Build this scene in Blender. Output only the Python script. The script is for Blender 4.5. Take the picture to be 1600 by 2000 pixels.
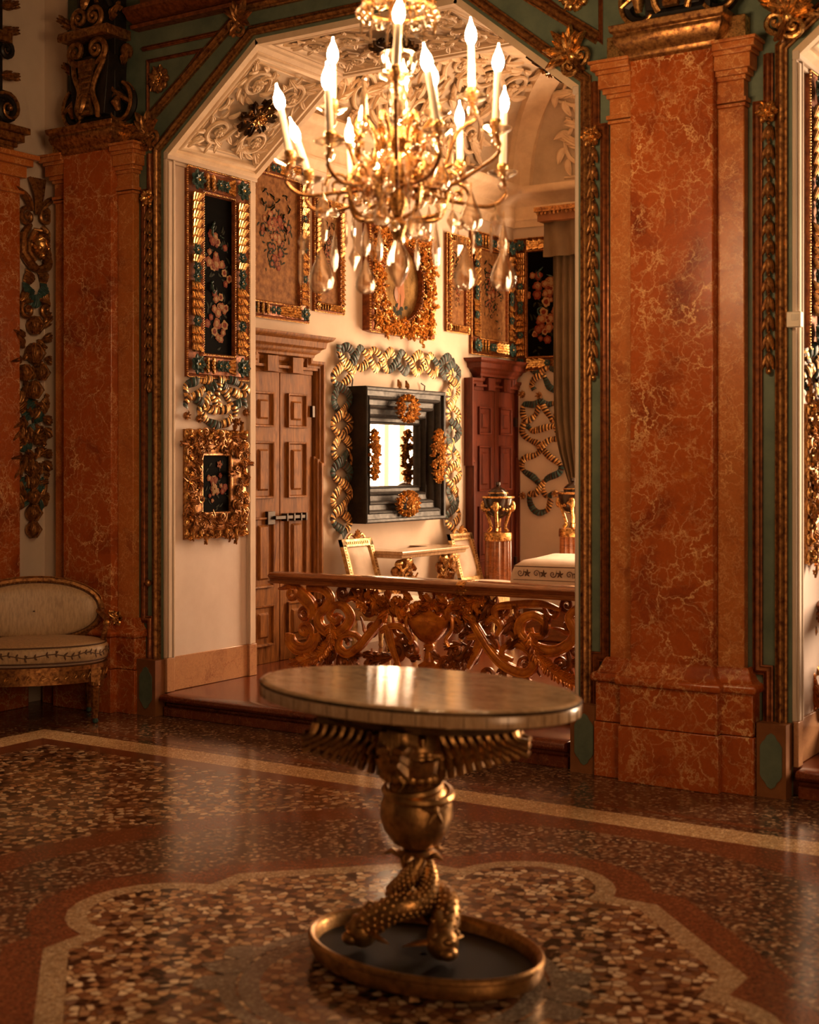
import bpy, math, random
import numpy as np
from mathutils import Vector, Matrix

for o in list(bpy.data.objects):
    bpy.data.objects.remove(o)
SC = bpy.context.scene
COL = SC.collection
PI = math.pi

# ------------------------------------------------------------------ camera, light, exposure
A = math.radians(32.7)
CAM = (5.75, -6.23, 1.5)
FPX = 2727.0
cam_data = bpy.data.cameras.new('camera')
cam = bpy.data.objects.new('camera', cam_data)
COL.objects.link(cam)
cam.location = CAM
cam.rotation_euler = (PI / 2, 0, A)
cam_data.sensor_width = 36
cam_data.lens = 36 * FPX / 2000
cam_data.shift_y = -95 / 2000
cam_data.clip_end = 60
cam_data.dof.use_dof = True
cam_data.dof.focus_distance = 8.6
cam_data.dof.aperture_fstop = 2.8
SC.camera = cam

world = bpy.data.worlds.new('world')
SC.world = world
world.use_nodes = True
wb = world.node_tree.nodes['Background']
wb.inputs[0].default_value = (1.0, 0.50, 0.22, 1)
wb.inputs[1].default_value = 0.022

vs = SC.view_settings
vs.view_transform = 'Standard'
vs.look = 'None'
vs.exposure = 0.9
vs.gamma = 1.0
vs.use_curve_mapping = False


def area(name, loc, target, sx, sy, power, color):
    l = bpy.data.lights.new(name, 'AREA')
    l.shape = 'RECTANGLE'
    l.size = sx
    l.size_y = sy
    l.energy = power
    l.color = color
    o = bpy.data.objects.new(name, l)
    COL.objects.link(o)
    o.location = loc
    d = Vector(target) - Vector(loc)
    o.rotation_euler = d.to_track_quat('-Z', 'Y').to_euler()
    return o


# daylight through the curtained window in the alcove's end wall; plus an unseen area light added to fill the hall
area('alcove_daylight', (1.45, 4.99, 1.95), (1.45, 0, 1.6), 1.8, 2.7, 250, (1.0, 0.68, 0.43))
hd = area('hall_fill', (8.6, -6.4, 2.3), (3.5, -2.0, .9), 1.8, 2.4, 10, (1.0, 0.56, 0.28))
hd.data.spread = math.radians(75)
nd = area('next_alcove_daylight', (6.3, 3.4, 2.2), (3.8, .3, 1.8), 1.6, 2.4, 75, (1.0, 0.68, 0.43))
nd.data.spread = math.radians(80)

# ------------------------------------------------------------------ pixel to plane (photo frame 1600 x 2000)


def ray(u, v):
    cx = (u - 800) / FPX
    cz = -(v - 905) / FPX
    return (cx * math.cos(A) - math.sin(A), cx * math.sin(A) + math.cos(A), cz)


def on(u, v, ax, c):
    d = ray(u, v)
    t = (c - CAM[ax]) / d[ax]
    return Vector([CAM[i] + d[i] * t for i in range(3)])


def onX(u, v, c): return on(u, v, 0, c)
def onY(u, v, c): return on(u, v, 1, c)
def onZ(u, v, c): return on(u, v, 2, c)


# ------------------------------------------------------------------ materials
class NT:
    def __init__(s, name):
        s.m = bpy.data.materials.new(name)
        s.m.use_nodes = True
        s.t = s.m.node_tree
        s.b = s.t.nodes['Principled BSDF']
        s.tc = None

    def n(s, typ, **kw):
        o = s.t.nodes.new(typ)
        for k, v in kw.items():
            setattr(o, k, v)
        return o

    def l(s, a, b):
        s.t.links.new(a, b)

    def pos(s, scale=(1, 1, 1)):
        g = s.n('ShaderNodeTexCoord')
        mp = s.n('ShaderNodeMapping')
        mp.inputs['Scale'].default_value = scale
        s.l(g.outputs['Object'], mp.inputs[0])
        return mp.outputs[0]

    def noise(s, scale, detail=4, rough=.55, vec=None, dist=0):
        n = s.n('ShaderNodeTexNoise')
        n.inputs['Scale'].default_value = scale
        n.inputs['Detail'].default_value = detail
        n.inputs['Roughness'].default_value = rough
        n.inputs['Distortion'].default_value = dist
        s.l(vec if vec is not None else s.pos(), n.inputs['Vector'])
        return n

    def ramp(s, fac, stops, mode='LINEAR'):
        r = s.n('ShaderNodeValToRGB')
        cr = r.color_ramp
        cr.interpolation = mode
        while len(cr.elements) < len(stops):
            cr.elements.new(0.5)
        for e, (p, c) in zip(cr.elements, stops):
            e.position = p
            e.color = (*c, 1) if len(c) == 3 else c
        s.l(fac, r.inputs[0])
        return r

    def mix(s, fac, a, b, blend='MIX'):
        m = s.n('ShaderNodeMix', data_type='RGBA', blend_type=blend)
        for i, x in ((0, fac), (6, a), (7, b)):
            if isinstance(x, (int, float)):
                m.inputs[i].default_value = x
            elif isinstance(x, tuple):
                m.inputs[i].default_value = (*x, 1)
            else:
                s.l(x, m.inputs[i])
        return m.outputs[2]

    def bump(s, h, strength=.2, dist=.01):
        b = s.n('ShaderNodeBump')
        b.inputs['Strength'].default_value = strength
        b.inputs['Distance'].default_value = dist
        s.l(h, b.inputs['Height'])
        s.l(b.outputs[0], s.b.inputs['Normal'])

    def base(s, x):
        if isinstance(x, tuple):
            s.b.inputs['Base Color'].default_value = (*x, 1)
        else:
            s.l(x, s.b.inputs['Base Color'])

    def par(s, rough=.5, metal=0, spec=.5, coat=0):
        s.b.inputs['Roughness'].default_value = rough
        s.b.inputs['Metallic'].default_value = metal
        s.b.inputs['Specular IOR Level'].default_value = spec
        s.b.inputs['Coat Weight'].default_value = coat
        s.b.inputs['Coat Roughness'].default_value = .12
        return s.m


def m_marble(name, dark, mid, light, vein, sc=1.0, rough=.22):
    s = NT(name)
    p = s.pos()
    d = s.noise(3.4 * sc, 7, .65, p)
    wp = s.mix(.34, p, d.outputs['Color'], 'ADD')
    n1 = s.noise(3.2 * sc, 7, .62, wp, .6)
    base = s.ramp(n1.outputs['Fac'], [(.30, dark), (.48, mid), (.62, mid), (.78, light)])
    out = base.outputs[0]
    for vsc, wdt, amt in ((3.6, .016, 1.0), (8.0, .030, .95), (17, .06, .65)):
        v = s.n('ShaderNodeTexVoronoi', feature='DISTANCE_TO_EDGE')
        v.inputs['Scale'].default_value = vsc * sc
        s.l(wp, v.inputs['Vector'])
        r = s.ramp(v.outputs['Distance'], [(0, (1, 1, 1)), (wdt, (0, 0, 0))])
        brk = s.noise((2.0 + vsc * .35) * sc, 4, .6, p)
        r2 = s.ramp(brk.outputs['Fac'], [(.40, (0, 0, 0)), (.66, (amt, amt, amt))])
        f = s.mix(1.0, r.outputs[0], r2.outputs[0], 'MULTIPLY')
        out = s.mix(f, out, vein)
    spk = s.noise(60 * sc, 3, .7, p)
    sp = s.ramp(spk.outputs['Fac'], [(.3, (.75, .75, .75)), (.6, (1, 1, 1))])
    out = s.mix(.6, out, sp.outputs[0], 'MULTIPLY')
    s.base(out)
    s.bump(spk.outputs['Fac'], .05, .002)
    return s.par(rough, 0, .5)


def m_gold(name, a, b, rough=.3, metal=.9, sc=30, cut=(.38, .6)):
    s = NT(name)
    n = s.noise(sc, 4, .6)
    r = s.ramp(n.outputs['Fac'], [(cut[0], a), (cut[1], b)])
    s.base(r.outputs[0])
    rr = s.ramp(n.outputs['Fac'], [(.3, (rough + .2,) * 3), (.7, (rough,) * 3)])
    s.l(rr.outputs[0], s.b.inputs['Roughness'])
    s.b.inputs['Metallic'].default_value = metal
    n2 = s.noise(sc * 3, 3, .6)
    s.bump(n2.outputs['Fac'], .25, .004)
    return s.m


def m_paint(name, a, b, rough=.6, sc=6, bump=.08, spec=.3):
    s = NT(name)
    n = s.noise(sc, 6, .65)
    r = s.ramp(n.outputs['Fac'], [(.35, a), (.65, b)])
    s.base(r.outputs[0])
    n2 = s.noise(sc * 12, 3, .6)
    s.bump(n2.outputs['Fac'], bump, .004)
    return s.par(rough, 0, spec)


def m_wood(name, a, b, rough=.38, coat=.2, axis=(7, 7, .9), spec=.5):
    s = NT(name)
    p = s.pos(axis)
    n = s.noise(3.5, 7, .65, p, 1.2)
    r = s.ramp(n.outputs['Fac'], [(.3, a), (.7, b)])
    fine = s.noise(22, 4, .6, p)
    f = s.ramp(fine.outputs['Fac'], [(.35, (.72,) * 3), (.6, (1, 1, 1))])
    s.base(s.mix(1.0, r.outputs[0], f.outputs[0], 'MULTIPLY'))
    s.bump(fine.outputs['Fac'], .1, .003)
    return s.par(rough, 0, spec, coat)


def m_mosaic(name, scale, cols, grout, gw=.06, rough=.16):
    """cols: list of (position, colour)"""
    s = NT(name)
    p = s.pos()
    d = s.noise(scale * 1.1, 2, .5, p)
    wp = s.mix(.35 / scale, p, d.outputs['Color'], 'ADD')
    v = s.n('ShaderNodeTexVoronoi', feature='F1')
    v.inputs['Scale'].default_value = scale
    v.inputs['Randomness'].default_value = .8
    s.l(wp, v.inputs['Vector'])
    sep = s.n('ShaderNodeSeparateColor')
    s.l(v.outputs['Color'], sep.inputs[0])
    r = s.ramp(sep.outputs[0], cols, 'CONSTANT')
    vary = s.n('ShaderNodeMapRange')
    vary.inputs[3].default_value = .7
    vary.inputs[4].default_value = 1.15
    s.l(sep.outputs[1], vary.inputs[0])
    vc = s.mix(1.0, r.outputs[0], vary.outputs[0], 'MULTIPLY')
    e = s.n('ShaderNodeTexVoronoi', feature='DISTANCE_TO_EDGE')
    e.inputs['Scale'].default_value = scale
    e.inputs['Randomness'].default_value = .8
    s.l(wp, e.inputs['Vector'])
    er = s.ramp(e.outputs['Distance'], [(gw * .6, (1, 1, 1)), (gw, (0, 0, 0))])
    s.base(s.mix(er.outputs[0], vc, grout))
    return s.par(rough, 0, .5)


def m_plain(name, c, rough=.5, metal=0, spec=.5):
    s = NT(name)
    s.base(c)
    return s.par(rough, metal, spec)


MAR = m_marble('red_marble', (.20, .032, .007), (.44, .095, .016), (.70, .26, .055), (.95, .60, .26))
MAR2 = m_marble('orange_marble', (.30, .065, .012), (.52, .16, .035), (.72, .32, .09), (.88, .52, .22), 1.3, .3)
MARP = m_marble('pale_marble', (.34, .15, .07), (.52, .27, .13), (.66, .40, .21), (.30, .10, .045), 1.2, .3)
MARD = m_marble('step_marble', (.07, .014, .005), (.15, .03, .01), (.26, .07, .02), (.34, .12, .045), 1.6, .16)
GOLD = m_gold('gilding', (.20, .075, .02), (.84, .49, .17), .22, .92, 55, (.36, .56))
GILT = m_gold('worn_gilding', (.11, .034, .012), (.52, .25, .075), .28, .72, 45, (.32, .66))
GILTD = m_gold('red_bole_gilding', (.10, .024, .008), (.34, .105, .025), .32, .5, 35, (.3, .7))
AMBER = m_gold('amber_carved_wood', (.30, .065, .008), (.86, .30, .030), .16, .25, 14, (.3, .7))
AMBD = m_gold('shaded_amber_wood', (.10, .022, .005), (.42, .12, .016), .2, .25, 14, (.3, .7))  # darker copy of the amber, crevice shade put into the colour
BRONZE = m_gold('bronze', (.24, .125, .045), (.48, .26, .09), .30, .92, 30)
BRONZED = m_gold('dark_bronze', (.030, .016, .008), (.11, .055, .02), .35, .8, 10)
GREEN = m_paint('green_paint', (.09, .125, .088), (.16, .20, .135), .5, 5, .1)
TEAL = m_paint('teal_paint', (.015, .045, .045), (.06, .12, .105), .4, 25, .1)
PLAS = m_paint('cream_plaster', (.60, .48, .37), (.70, .57, .45), .75, 1.6, .04, .2)
PLASP = m_paint('pale_plaster', (.66, .54, .47), (.74, .63, .56), .6, 2, .03, .25)
STUC = m_paint('stucco', (.70, .52, .34), (.82, .64, .44), .65, 8, .15, .25)
STUG = m_paint('stucco_ground', (.52, .40, .28), (.62, .49, .35), .75, 8, .1, .2)
WALN = m_wood('walnut', (.12, .036, .008), (.38, .155, .036), .5, 0, (7, 7, .9), .1)
MAHO = m_wood('mahogany', (.055, .010, .004), (.15, .028, .009), .45, 0, (7, 7, .9), .25)  # mahogany, darkened so the colour carries the shade on the corner door
RAIL = m_wood('rail_wood', (.20, .055, .014), (.44, .15, .04), .2, .5, (1, 9, 9))
EBON = m_gold('ebony', (.005, .0035, .003), (.016, .010, .007), .42, .0, 25)
SILK = m_wood('beige_silk', (.50, .34, .19), (.60, .43, .25), .42, 0, (4, 4, .8), .5)
LINEN = m_paint('pale_linen', (.62, .50, .40), (.70, .58, .47), .8, 14, .2)
DRAPE = m_paint('drape_cloth', (.13, .085, .045), (.20, .135, .072), .75, 3, .1)
EMB = m_plain('embroidery_thread', (.11, .055, .03), .6)
BLACK = m_plain('black_canvas', (.0022, .0016, .0012), .7, 0, .02)
IRON = m_plain('iron', (.05, .035, .025), .45, .7)
BROWNP = m_paint('brown_panel', (.17, .06, .018), (.28, .11, .035), .5, 4)
TAPES = m_paint('tapestry_ground', (.13, .05, .017), (.30, .145, .05), .7, 22, .2, .1)
ONYX = m_wood('onyx_top', (.36, .21, .10), (.66, .47, .28), .05, 0, (1.6, 4, 1), .6)
ONYXR = m_wood('onyx_rim', (.42, .24, .11), (.68, .46, .26), .25, .4, (14, 14, 1.5), .5)
CANDLE = m_plain('candle_sleeve', (.95, .80, .62), .45)
CANDLE.node_tree.nodes['Principled BSDF'].inputs['Subsurface Weight'].default_value = 0
WHITEB = m_plain('sensor_plastic', (.72, .62, .48), .4)
F_RED = m_plain('painted_red', (.15, .025, .012), .7, 0, .1)
F_PINK = m_plain('painted_pink', (.23, .08, .035), .7, 0, .1)
F_CREAM = m_plain('painted_cream', (.32, .20, .095), .7, 0, .1)
F_LEAF = m_plain('painted_leaf', (.016, .018, .009), .7, 0, .1)
F_SKIN = m_plain('painted_skin', (.34, .14, .065), .7, 0, .1)
F_SKY = m_paint('painted_landscape', (.12, .065, .022), (.34, .20, .075), .85, 9, .05, .04)
MIRR = m_plain('mirror_glass', (.92, .90, .86), .02, 1)

g = NT('crystal')
g.base((1.0, .93, .82))
g.b.inputs['Transmission Weight'].default_value = 1
g.b.inputs['IOR'].default_value = 1.42
g.b.inputs['Roughness'].default_value = .04
_tr = g.n('ShaderNodeBsdfTransparent')
_tr.inputs[0].default_value = (1.0, .93, .82, 1)
_gl = g.n('ShaderNodeBsdfGlossy')
_gl.inputs[0].default_value = (1.0, .93, .82, 1)
_gl.inputs['Roughness'].default_value = .06
_lw = g.n('ShaderNodeLayerWeight')
_lw.inputs[0].default_value = .45
_m1 = g.n('ShaderNodeMixShader')
_m2 = g.n('ShaderNodeMixShader')
_m2.inputs[0].default_value = .5
g.l(_lw.outputs['Facing'], _m1.inputs[0])
g.l(_tr.outputs[0], _m1.inputs[1])
g.l(_gl.outputs[0], _m1.inputs[2])
g.l(g.b.outputs[0], _m2.inputs[1])
g.l(_m1.outputs[0], _m2.inputs[2])
g.l(_m2.outputs[0], g.t.nodes['Material Output'].inputs[0])
CRYS = g.m

g = NT('lamp_bulb')
g.base((1, .8, .5))
g.b.inputs['Emission Color'].default_value = (1.0, .60, .29, 1)
g.b.inputs['Emission Strength'].default_value = 190
BULB = g.m

g = bpy.data.materials.new('sheer_curtain')
g.use_nodes = True
t = g.node_tree
t.nodes.clear()
_o = t.nodes.new('ShaderNodeOutputMaterial')
_mx = t.nodes.new('ShaderNodeMixShader')
_tr = t.nodes.new('ShaderNodeBsdfTransparent')
_tl = t.nodes.new('ShaderNodeBsdfTranslucent')
_tl.inputs[0].default_value = (.9, .8, .65, 1)
_mx.inputs[0].default_value = .45
t.links.new(_tr.outputs[0], _mx.inputs[1])
t.links.new(_tl.outputs[0], _mx.inputs[2])
t.links.new(_mx.outputs[0], _o.inputs[0])
SHEER = g

CH_COARSE = [(0, (.74, .54, .33)), (.17, (.56, .34, .17)), (.32, (.36, .18, .08)), (.50, (.20, .080, .035)),
             (.66, (.018, .011, .008)), (.84, (.20, .11, .07)), (.94, (.50, .28, .14))]
T_COARSE = m_mosaic('coarse_mosaic', 33, CH_COARSE, (.13, .055, .024), .10)
T_FINE = m_mosaic('fine_speckle', 68, [(0, (.30, .17, .09)), (.22, (.18, .075, .035)), (.5, (.045, .028, .02)),
                  (.75, (.10, .05, .028)), (.93, (.46, .30, .17))], (.09, .04, .02), .04)
T_RED = m_mosaic('red_terrazzo', 120, [(0, (.20, .062, .026)), (.45, (.145, .045, .02)), (.8, (.26, .095, .04))], (.15, .05, .022), .03)
T_CREAM = m_mosaic('cream_tesserae', 85, [(0, (.78, .53, .28)), (.4, (.66, .42, .20)), (.75, (.88, .64, .36))], (.34, .18, .08), .09)
T_OUT = m_mosaic('medallion_tesserae', 85, [(0, (.50, .33, .18)), (.4, (.40, .25, .13)), (.75, (.58, .41, .24))], (.22, .12, .06), .09)
T_GREY = m_mosaic('grey_tesserae', 85, [(0, (.26, .19, .13)), (.4, (.19, .14, .10)), (.75, (.33, .26, .18))], (.10, .07, .045), .09)

# ------------------------------------------------------------------ mesh builder


class MB:
    def __init__(s, mats, smooth=True):
        s.v = []
        s.f = []
        s.mi = []
        s.mats = mats if isinstance(mats, (list, tuple)) else [mats]
        s.smooth = smooth
        s.M = Matrix.Identity(4)
        s.k = 0

    def frame(s, o, u, v):
        """local axes: u, v in the wall plane, w = outwards (u x v)"""
        u = Vector(u).normalized()
        v = Vector(v).normalized()
        w = u.cross(v)
        s.M = Matrix(((u.x, v.x, w.x, o[0]), (u.y, v.y, w.y, o[1]), (u.z, v.z, w.z, o[2]), (0, 0, 0, 1)))
        return s

    def add(s, vs, fs, k=None):
        b = len(s.v)
        M = s.M
        s.v += [tuple(M @ Vector(p)) for p in vs]
        s.f += [tuple(i + b for i in f) for f in fs]
        kk = s.k if k is None else k
        s.mi += [kk] * len(fs)
        return s

    def box(s, x0, x1, y0, y1, z0, z1, k=None):
        v = [(x, y, z) for z in (z0, z1) for y in (y0, y1) for x in (x0, x1)]
        return s.add(v, [(0, 2, 3, 1), (4, 5, 7, 6), (0, 1, 5, 4), (2, 6, 7, 3), (0, 4, 6, 2), (1, 3, 7, 5)], k)

    def prism(s, poly, z0, z1, k=None):
        n = len(poly)
        v = [(x, y, z0) for x, y in poly] + [(x, y, z1) for x, y in poly]
        f = [tuple(range(n - 1, -1, -1)), tuple(range(n, 2 * n))]
        f += [(i, (i + 1) % n, n + (i + 1) % n, n + i) for i in range(n)]
        return s.add(v, f, k)

    def flat(s, poly, z, k=None):
        return s.add([(x, y, z) for x, y in poly], [tuple(range(len(poly)))], k)

    def grid(s, rows, k=None, closed_u=False, closed_v=False):
        """rows: list of equal-length lists of points"""
        nr, nc = len(rows), len(rows[0])
        v = [p for r in rows for p in r]
        f = []
        for i in range(nr if closed_v else nr - 1):
            for j in range(nc if closed_u else nc - 1):
                a = i * nc + j
                b = i * nc + (j + 1) % nc
                c = ((i + 1) % nr) * nc + (j + 1) % nc
                d = ((i + 1) % nr) * nc + j
                f.append((a, b, c, d))
        return s.add(v, f, k)

    def sweep(s, path, rad, seg=8, squash=1.0, k=None, cap=True, up=(0, 0, 1)):
        P = [Vector(p) for p in path]
        n = len(P)
        if not isinstance(rad, (list, tuple)):
            rad = [rad] * n
        rows = []
        upv = Vector(up)
        for i in range(n):
            t = (P[min(i + 1, n - 1)] - P[max(i - 1, 0)])
            if t.length < 1e-9:
                t = Vector((1, 0, 0))
            t.normalize()
            a = t.cross(upv)
            if a.length < .05:
                a = t.cross(Vector((1, .1, 0)))
            a.normalize()
            b = a.cross(t)
            rows.append([P[i] + (a * math.cos(q) + b * math.sin(q) * squash) * rad[i] for q in [2 * PI * j / seg for j in range(seg)]])
        s.grid(rows, k, closed_u=True)
        if cap:
            s.add(rows[0], [tuple(range(seg))], k)
            s.add(rows[-1], [tuple(range(seg - 1, -1, -1))], k)
        return s

    def molding(s, path, prof, closed=False, k=None, caps=True):
        """path in uv plane; prof = [(offset to the left of travel, height w)]"""
        P = [Vector((p[0], p[1])) for p in path]
        n = len(P)
        rows = []
        for i in range(n):
            if closed or 0 < i < n - 1:
                d0 = (P[i] - P[i - 1]).normalized()
                d1 = (P[(i + 1) % n] - P[i]).normalized()
                n0 = Vector((-d0.y, d0.x))
                n1 = Vector((-d1.y, d1.x))
                m = n0 + n1
                m /= max(.2, m.dot(n0))
            else:
                d = (P[1] - P[0] if i == 0 else P[-1] - P[-2]).normalized()
                m = Vector((-d.y, d.x))
            rows.append([(P[i].x + m.x * o, P[i].y + m.y * o, h) for o, h in prof])
        s.grid(rows, k, closed_v=closed)
        if not closed and caps and len(prof) > 2:
            s.add(rows[0], [tuple(range(len(prof)))], k)
            s.add(rows[-1], [tuple(range(len(prof) - 1, -1, -1))], k)
        return s

    def lathe(s, prof, c=(0, 0, 0), seg=24, k=None, flute=0, nfl=12, sx=1, sy=1):
        rows = []
        for r, z in prof:
            row = []
            for j in range(seg):
                q = 2 * PI * j / seg
                rr = r * (1 + (flute * abs(math.sin(q * nfl / 2)) if flute else 0))
                row.append((c[0] + rr * math.cos(q) * sx, c[1] + rr * math.sin(q) * sy, c[2] + z))
            rows.append(row)
        s.grid(rows, k, closed_u=True)
        if prof[0][0] > 1e-4:
            s.add(rows[0], [tuple(range(seg - 1, -1, -1))], k)
        if prof[-1][0] > 1e-4:
            s.add(rows[-1], [tuple(range(seg))], k)
        return s

    def ell(s, c, r, seg=10, ring=7, k=None, rot=0):
        if not isinstance(r, (list, tuple)):
            r = (r, r, r)
        rows = []
        cr, sr = math.cos(rot), math.sin(rot)
        for i in range(ring + 1):
            th = -PI / 2 + PI * i / ring
            row = []
            for j in range(seg):
                q = 2 * PI * j / seg
                x = r[0] * math.cos(th) * math.cos(q)
                y = r[1] * math.cos(th) * math.sin(q)
                row.append((c[0] + x * cr - y * sr, c[1] + x * sr + y * cr, c[2] + r[2] * math.sin(th)))
            rows.append(row)
        return s.grid(rows, k, closed_u=True)

    # ---- carving vocabulary, all in the uv plane with relief along w
    def leaf(s, p, ang, L, W, T=.02, curl=.5, bend=0, k=None):
        ca, sa = math.cos(ang), math.sin(ang)
        rows = []
        n = 6
        for i in range(n + 1):
            t = i / n
            w = W * (math.sin(PI * min(1, t * .92 + .06)) ** .7) * (1 - .25 * t)
            a = bend * t
            cx = L * t * math.cos(a)
            cy = L * t * math.sin(a)
            h0 = T * (.3 + math.sin(PI * t) * .6 + curl * t * t)
            row = []
            for q, hh in ((-1, -.25), (-.55, .55), (0, .25), (.55, .55), (1, -.25)):
                y = cy + q * w * .5
                x = cx
                row.append((p[0] + x * ca - y * sa, p[1] + x * sa + y * ca, p[2] + h0 + hh * T * .8))
            rows.append(row)
        return s.grid(rows, k)

    def acanthus(s, p, ang, L, W, T=.02, k=None, lobes=3):
        s.leaf(p, ang, L, W * .5, T * 1.2, .9, 0, k)
        for i in range(lobes):
            t = .1 + .6 * i / max(1, lobes - 1)
            q = (p[0] + math.cos(ang) * L * t, p[1] + math.sin(ang) * L * t, p[2])
            for sg in (1, -1):
                s.leaf(q, ang + sg * .75, L * (.55 - .22 * t), W * .38, T, .8, sg * -.3, k)
        return s

    def scroll(s, c, r, ang0, turns=1.6, sgn=1, th=.012, lift=.01, k=None, tail=0, ball=True, seg=7):
        """volute: starts on radius r at angle ang0 and winds inwards"""
        pts = []
        rad = []
        n = int(14 * turns) + 2
        if tail:
            q = ang0
            tx, ty = math.sin(q) * sgn, -math.cos(q) * sgn
            for i in range(5):
                d = tail * (1 - i / 5)
                pts.append((c[0] + r * math.cos(q) + tx * d + math.cos(q) * d * d / (3 * r + 1e-6) * .3,
                            c[1] + r * math.sin(q) + ty * d + math.sin(q) * d * d / (3 * r + 1e-6) * .3, c[2] + lift))
                rad.append(th * (.35 + .65 * i / 5))
        for i in range(n):
            t = i / (n - 1)
            rr = r * (1 - .86 * t)
            q = ang0 + sgn * turns * 2 * PI * t
            pts.append((c[0] + rr * math.cos(q), c[1] + rr * math.sin(q), c[2] + lift + th * .6 * t))
            rad.append(th * (1 - .45 * t))
        s.sweep(pts, rad, seg, 1.0, k)
        if ball:
            s.ell((c[0], c[1], c[2] + lift + th), (r * .2, r * .2, r * .2), 8, 5, k)
        return s

    def flower(s, c, r, k=None, pet=6, k2=None, T=.5):
        for i in range(pet):
            q = 2 * PI * i / pet
            s.leaf((c[0], c[1], c[2]), q, r, r * .9, r * T * .5, 1.0, 0, k)
        for i in range(pet):
            q = 2 * PI * (i + .5) / pet
            s.leaf((c[0], c[1], c[2] + r * T * .3), q, r * .65, r * .6, r * T * .5, 1.2, 0, k)
        s.ell((c[0], c[1], c[2] + r * T * .7), (r * .2, r * .2, r * .2), 7, 5, k2 if k2 is not None else k)
        return s

    def beads(s, path, r, step, k=None, closed=False, h=0):
        pts = [Vector((*p[:2], 0)) for p in path]
        if closed:
            pts = pts + [pts[0]]
        for a, b in zip(pts[:-1], pts[1:]):
            L = (b - a).length
            n = max(1, int(L / step))
            for i in range(n):
                p = a.lerp(b, (i + .5) / n)
                s.ell((p.x, p.y, h), (r, r, r), 6, 4, k)
        return s

    def carved_band(s, path, width, size, seed=0, T=.02, k=None, closed=False, h=0, dens=1.0):
        rnd = random.Random(seed)
        pts = [Vector((*p[:2], 0)) for p in path]
        if closed:
            pts = pts + [pts[0]]
        for a, b in zip(pts[:-1], pts[1:]):
            d = (b - a)
            L = d.length
            d.normalize()
            nn = Vector((-d.y, d.x, 0))
            n = int(L * width / (size * size) * 1.6 * dens) + 1
            for i in range(n):
                t = (i + rnd.random()) / n
                o = rnd.uniform(-.5, .5) * (width - size * .5)
                p = a + d * (L * t) + nn * o
                ang = rnd.uniform(0, 2 * PI)
                r = rnd.random()
                if r < .5:
                    s.acanthus((p.x, p.y, h), ang, size * rnd.uniform(.8, 1.3), size * .7, T, k, 2)
                elif r < .8:
                    s.scroll((p.x, p.y, h), size * rnd.uniform(.3, .5), ang, 1.3, rnd.choice((1, -1)), size * .12, T * .6, k, size * .5, True, 5)
                else:
                    s.flower((p.x, p.y, h + T * .3), size * .45, k, 5)
        return s

    def ribbon(s, path, W, h=.02, kA=0, kB=1, pleat=.017, twist=.11, ph=0, amp=.35, T=1.0, minw=.5, kv=None):
        """pleated ribbon; half-turns alternate material kA/kB, width narrows at each turn"""
        P = smooth_path(path, pleat / 4)
        n = len(P)
        acc = 0
        vl = []
        rows = []
        ks = []
        for i in range(n):
            a = P[max(0, i - 1)]
            b = P[min(n - 1, i + 1)]
            d = (b - a).normalized()
            nn = Vector((-d.y, d.x, 0))
            if i:
                acc += (P[i] - P[i - 1]).length
            tt = acc / twist + ph
            wv = abs(math.sin(PI * tt))
            w = W * (minw + (1 - minw) * wv ** .5)
            skew = .35
            rp = abs(math.sin(PI * acc / pleat))
            vl.append(rp)
            zz = h + .007 * T * rp + .022 * T * math.sin(2 * PI * tt * .5) ** 2
            row = []
            for q in (-1, -.6, 0, .6, 1):
                row.append((P[i].x + nn.x * q * w * .5 + d.x * skew * q * w * .3,
                            P[i].y + nn.y * q * w * .5 + d.y * skew * q * w * .3,
                            zz - (.007 if abs(q) == 1 else 0) * T + .003 * (1 - abs(q))))
            rows.append(row)
            ks.append(kB if int(tt) % 3 == 1 else kA)
        for i in range(n - 1):
            kk = ks[i]
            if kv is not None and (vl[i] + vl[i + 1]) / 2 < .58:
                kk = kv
            s.grid([rows[i], rows[i + 1]], kk)
        return s

    def build(s, name, parent=None, bevel=0):
        me = bpy.data.meshes.new(name)
        me.from_pydata(s.v, [], s.f)
        for m in s.mats:
            me.materials.append(m)
        if len(s.mats) > 1:
            me.polygons.foreach_set('material_index', s.mi)
        me.validate()
        if s.smooth:
            me.polygons.foreach_set('use_smooth', [True] * len(me.polygons))
        me.update()
        o = bpy.data.objects.new(name, me)
        COL.objects.link(o)
        if s.smooth:
            me.set_sharp_from_angle(angle=math.radians(42))
        if bevel:
            bv = o.modifiers.new('bevel', 'BEVEL')
            bv.width = bevel
            bv.segments = 2
            bv.limit_method = 'ANGLE'
        if parent is not None:
            o.parent = parent
            o.matrix_parent_inverse = Matrix.Translation(-Vector(parent.location)) if not parent.rotation_euler[2] else parent.matrix_basis.inverted()
        return o


def smooth_path(pts, step):
    """Catmull-Rom through the points, resampled"""
    P = [Vector((*p, 0)) if len(p) == 2 else Vector(p) for p in pts]
    if len(P) < 3:
        a, b = P[0], P[-1]
        n = max(2, int((b - a).length / step))
        return [a.lerp(b, i / n) for i in range(n + 1)]
    Q = [2 * P[0] - P[1]] + P + [2 * P[-1] - P[-2]]
    out = []
    for i in range(1, len(Q) - 2):
        L = (Q[i + 1] - Q[i]).length
        n = max(2, int(L / step))
        for j in range(n):
            t = j / n
            a, b, c, d = Q[i - 1], Q[i], Q[i + 1], Q[i + 2]
            out.append(.5 * ((2 * b) + (c - a) * t + (2 * a - 5 * b + 4 * c - d) * t * t + (3 * b - a - 3 * c + d) * t ** 3))
    out.append(P[-1].copy())
    return out


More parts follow.
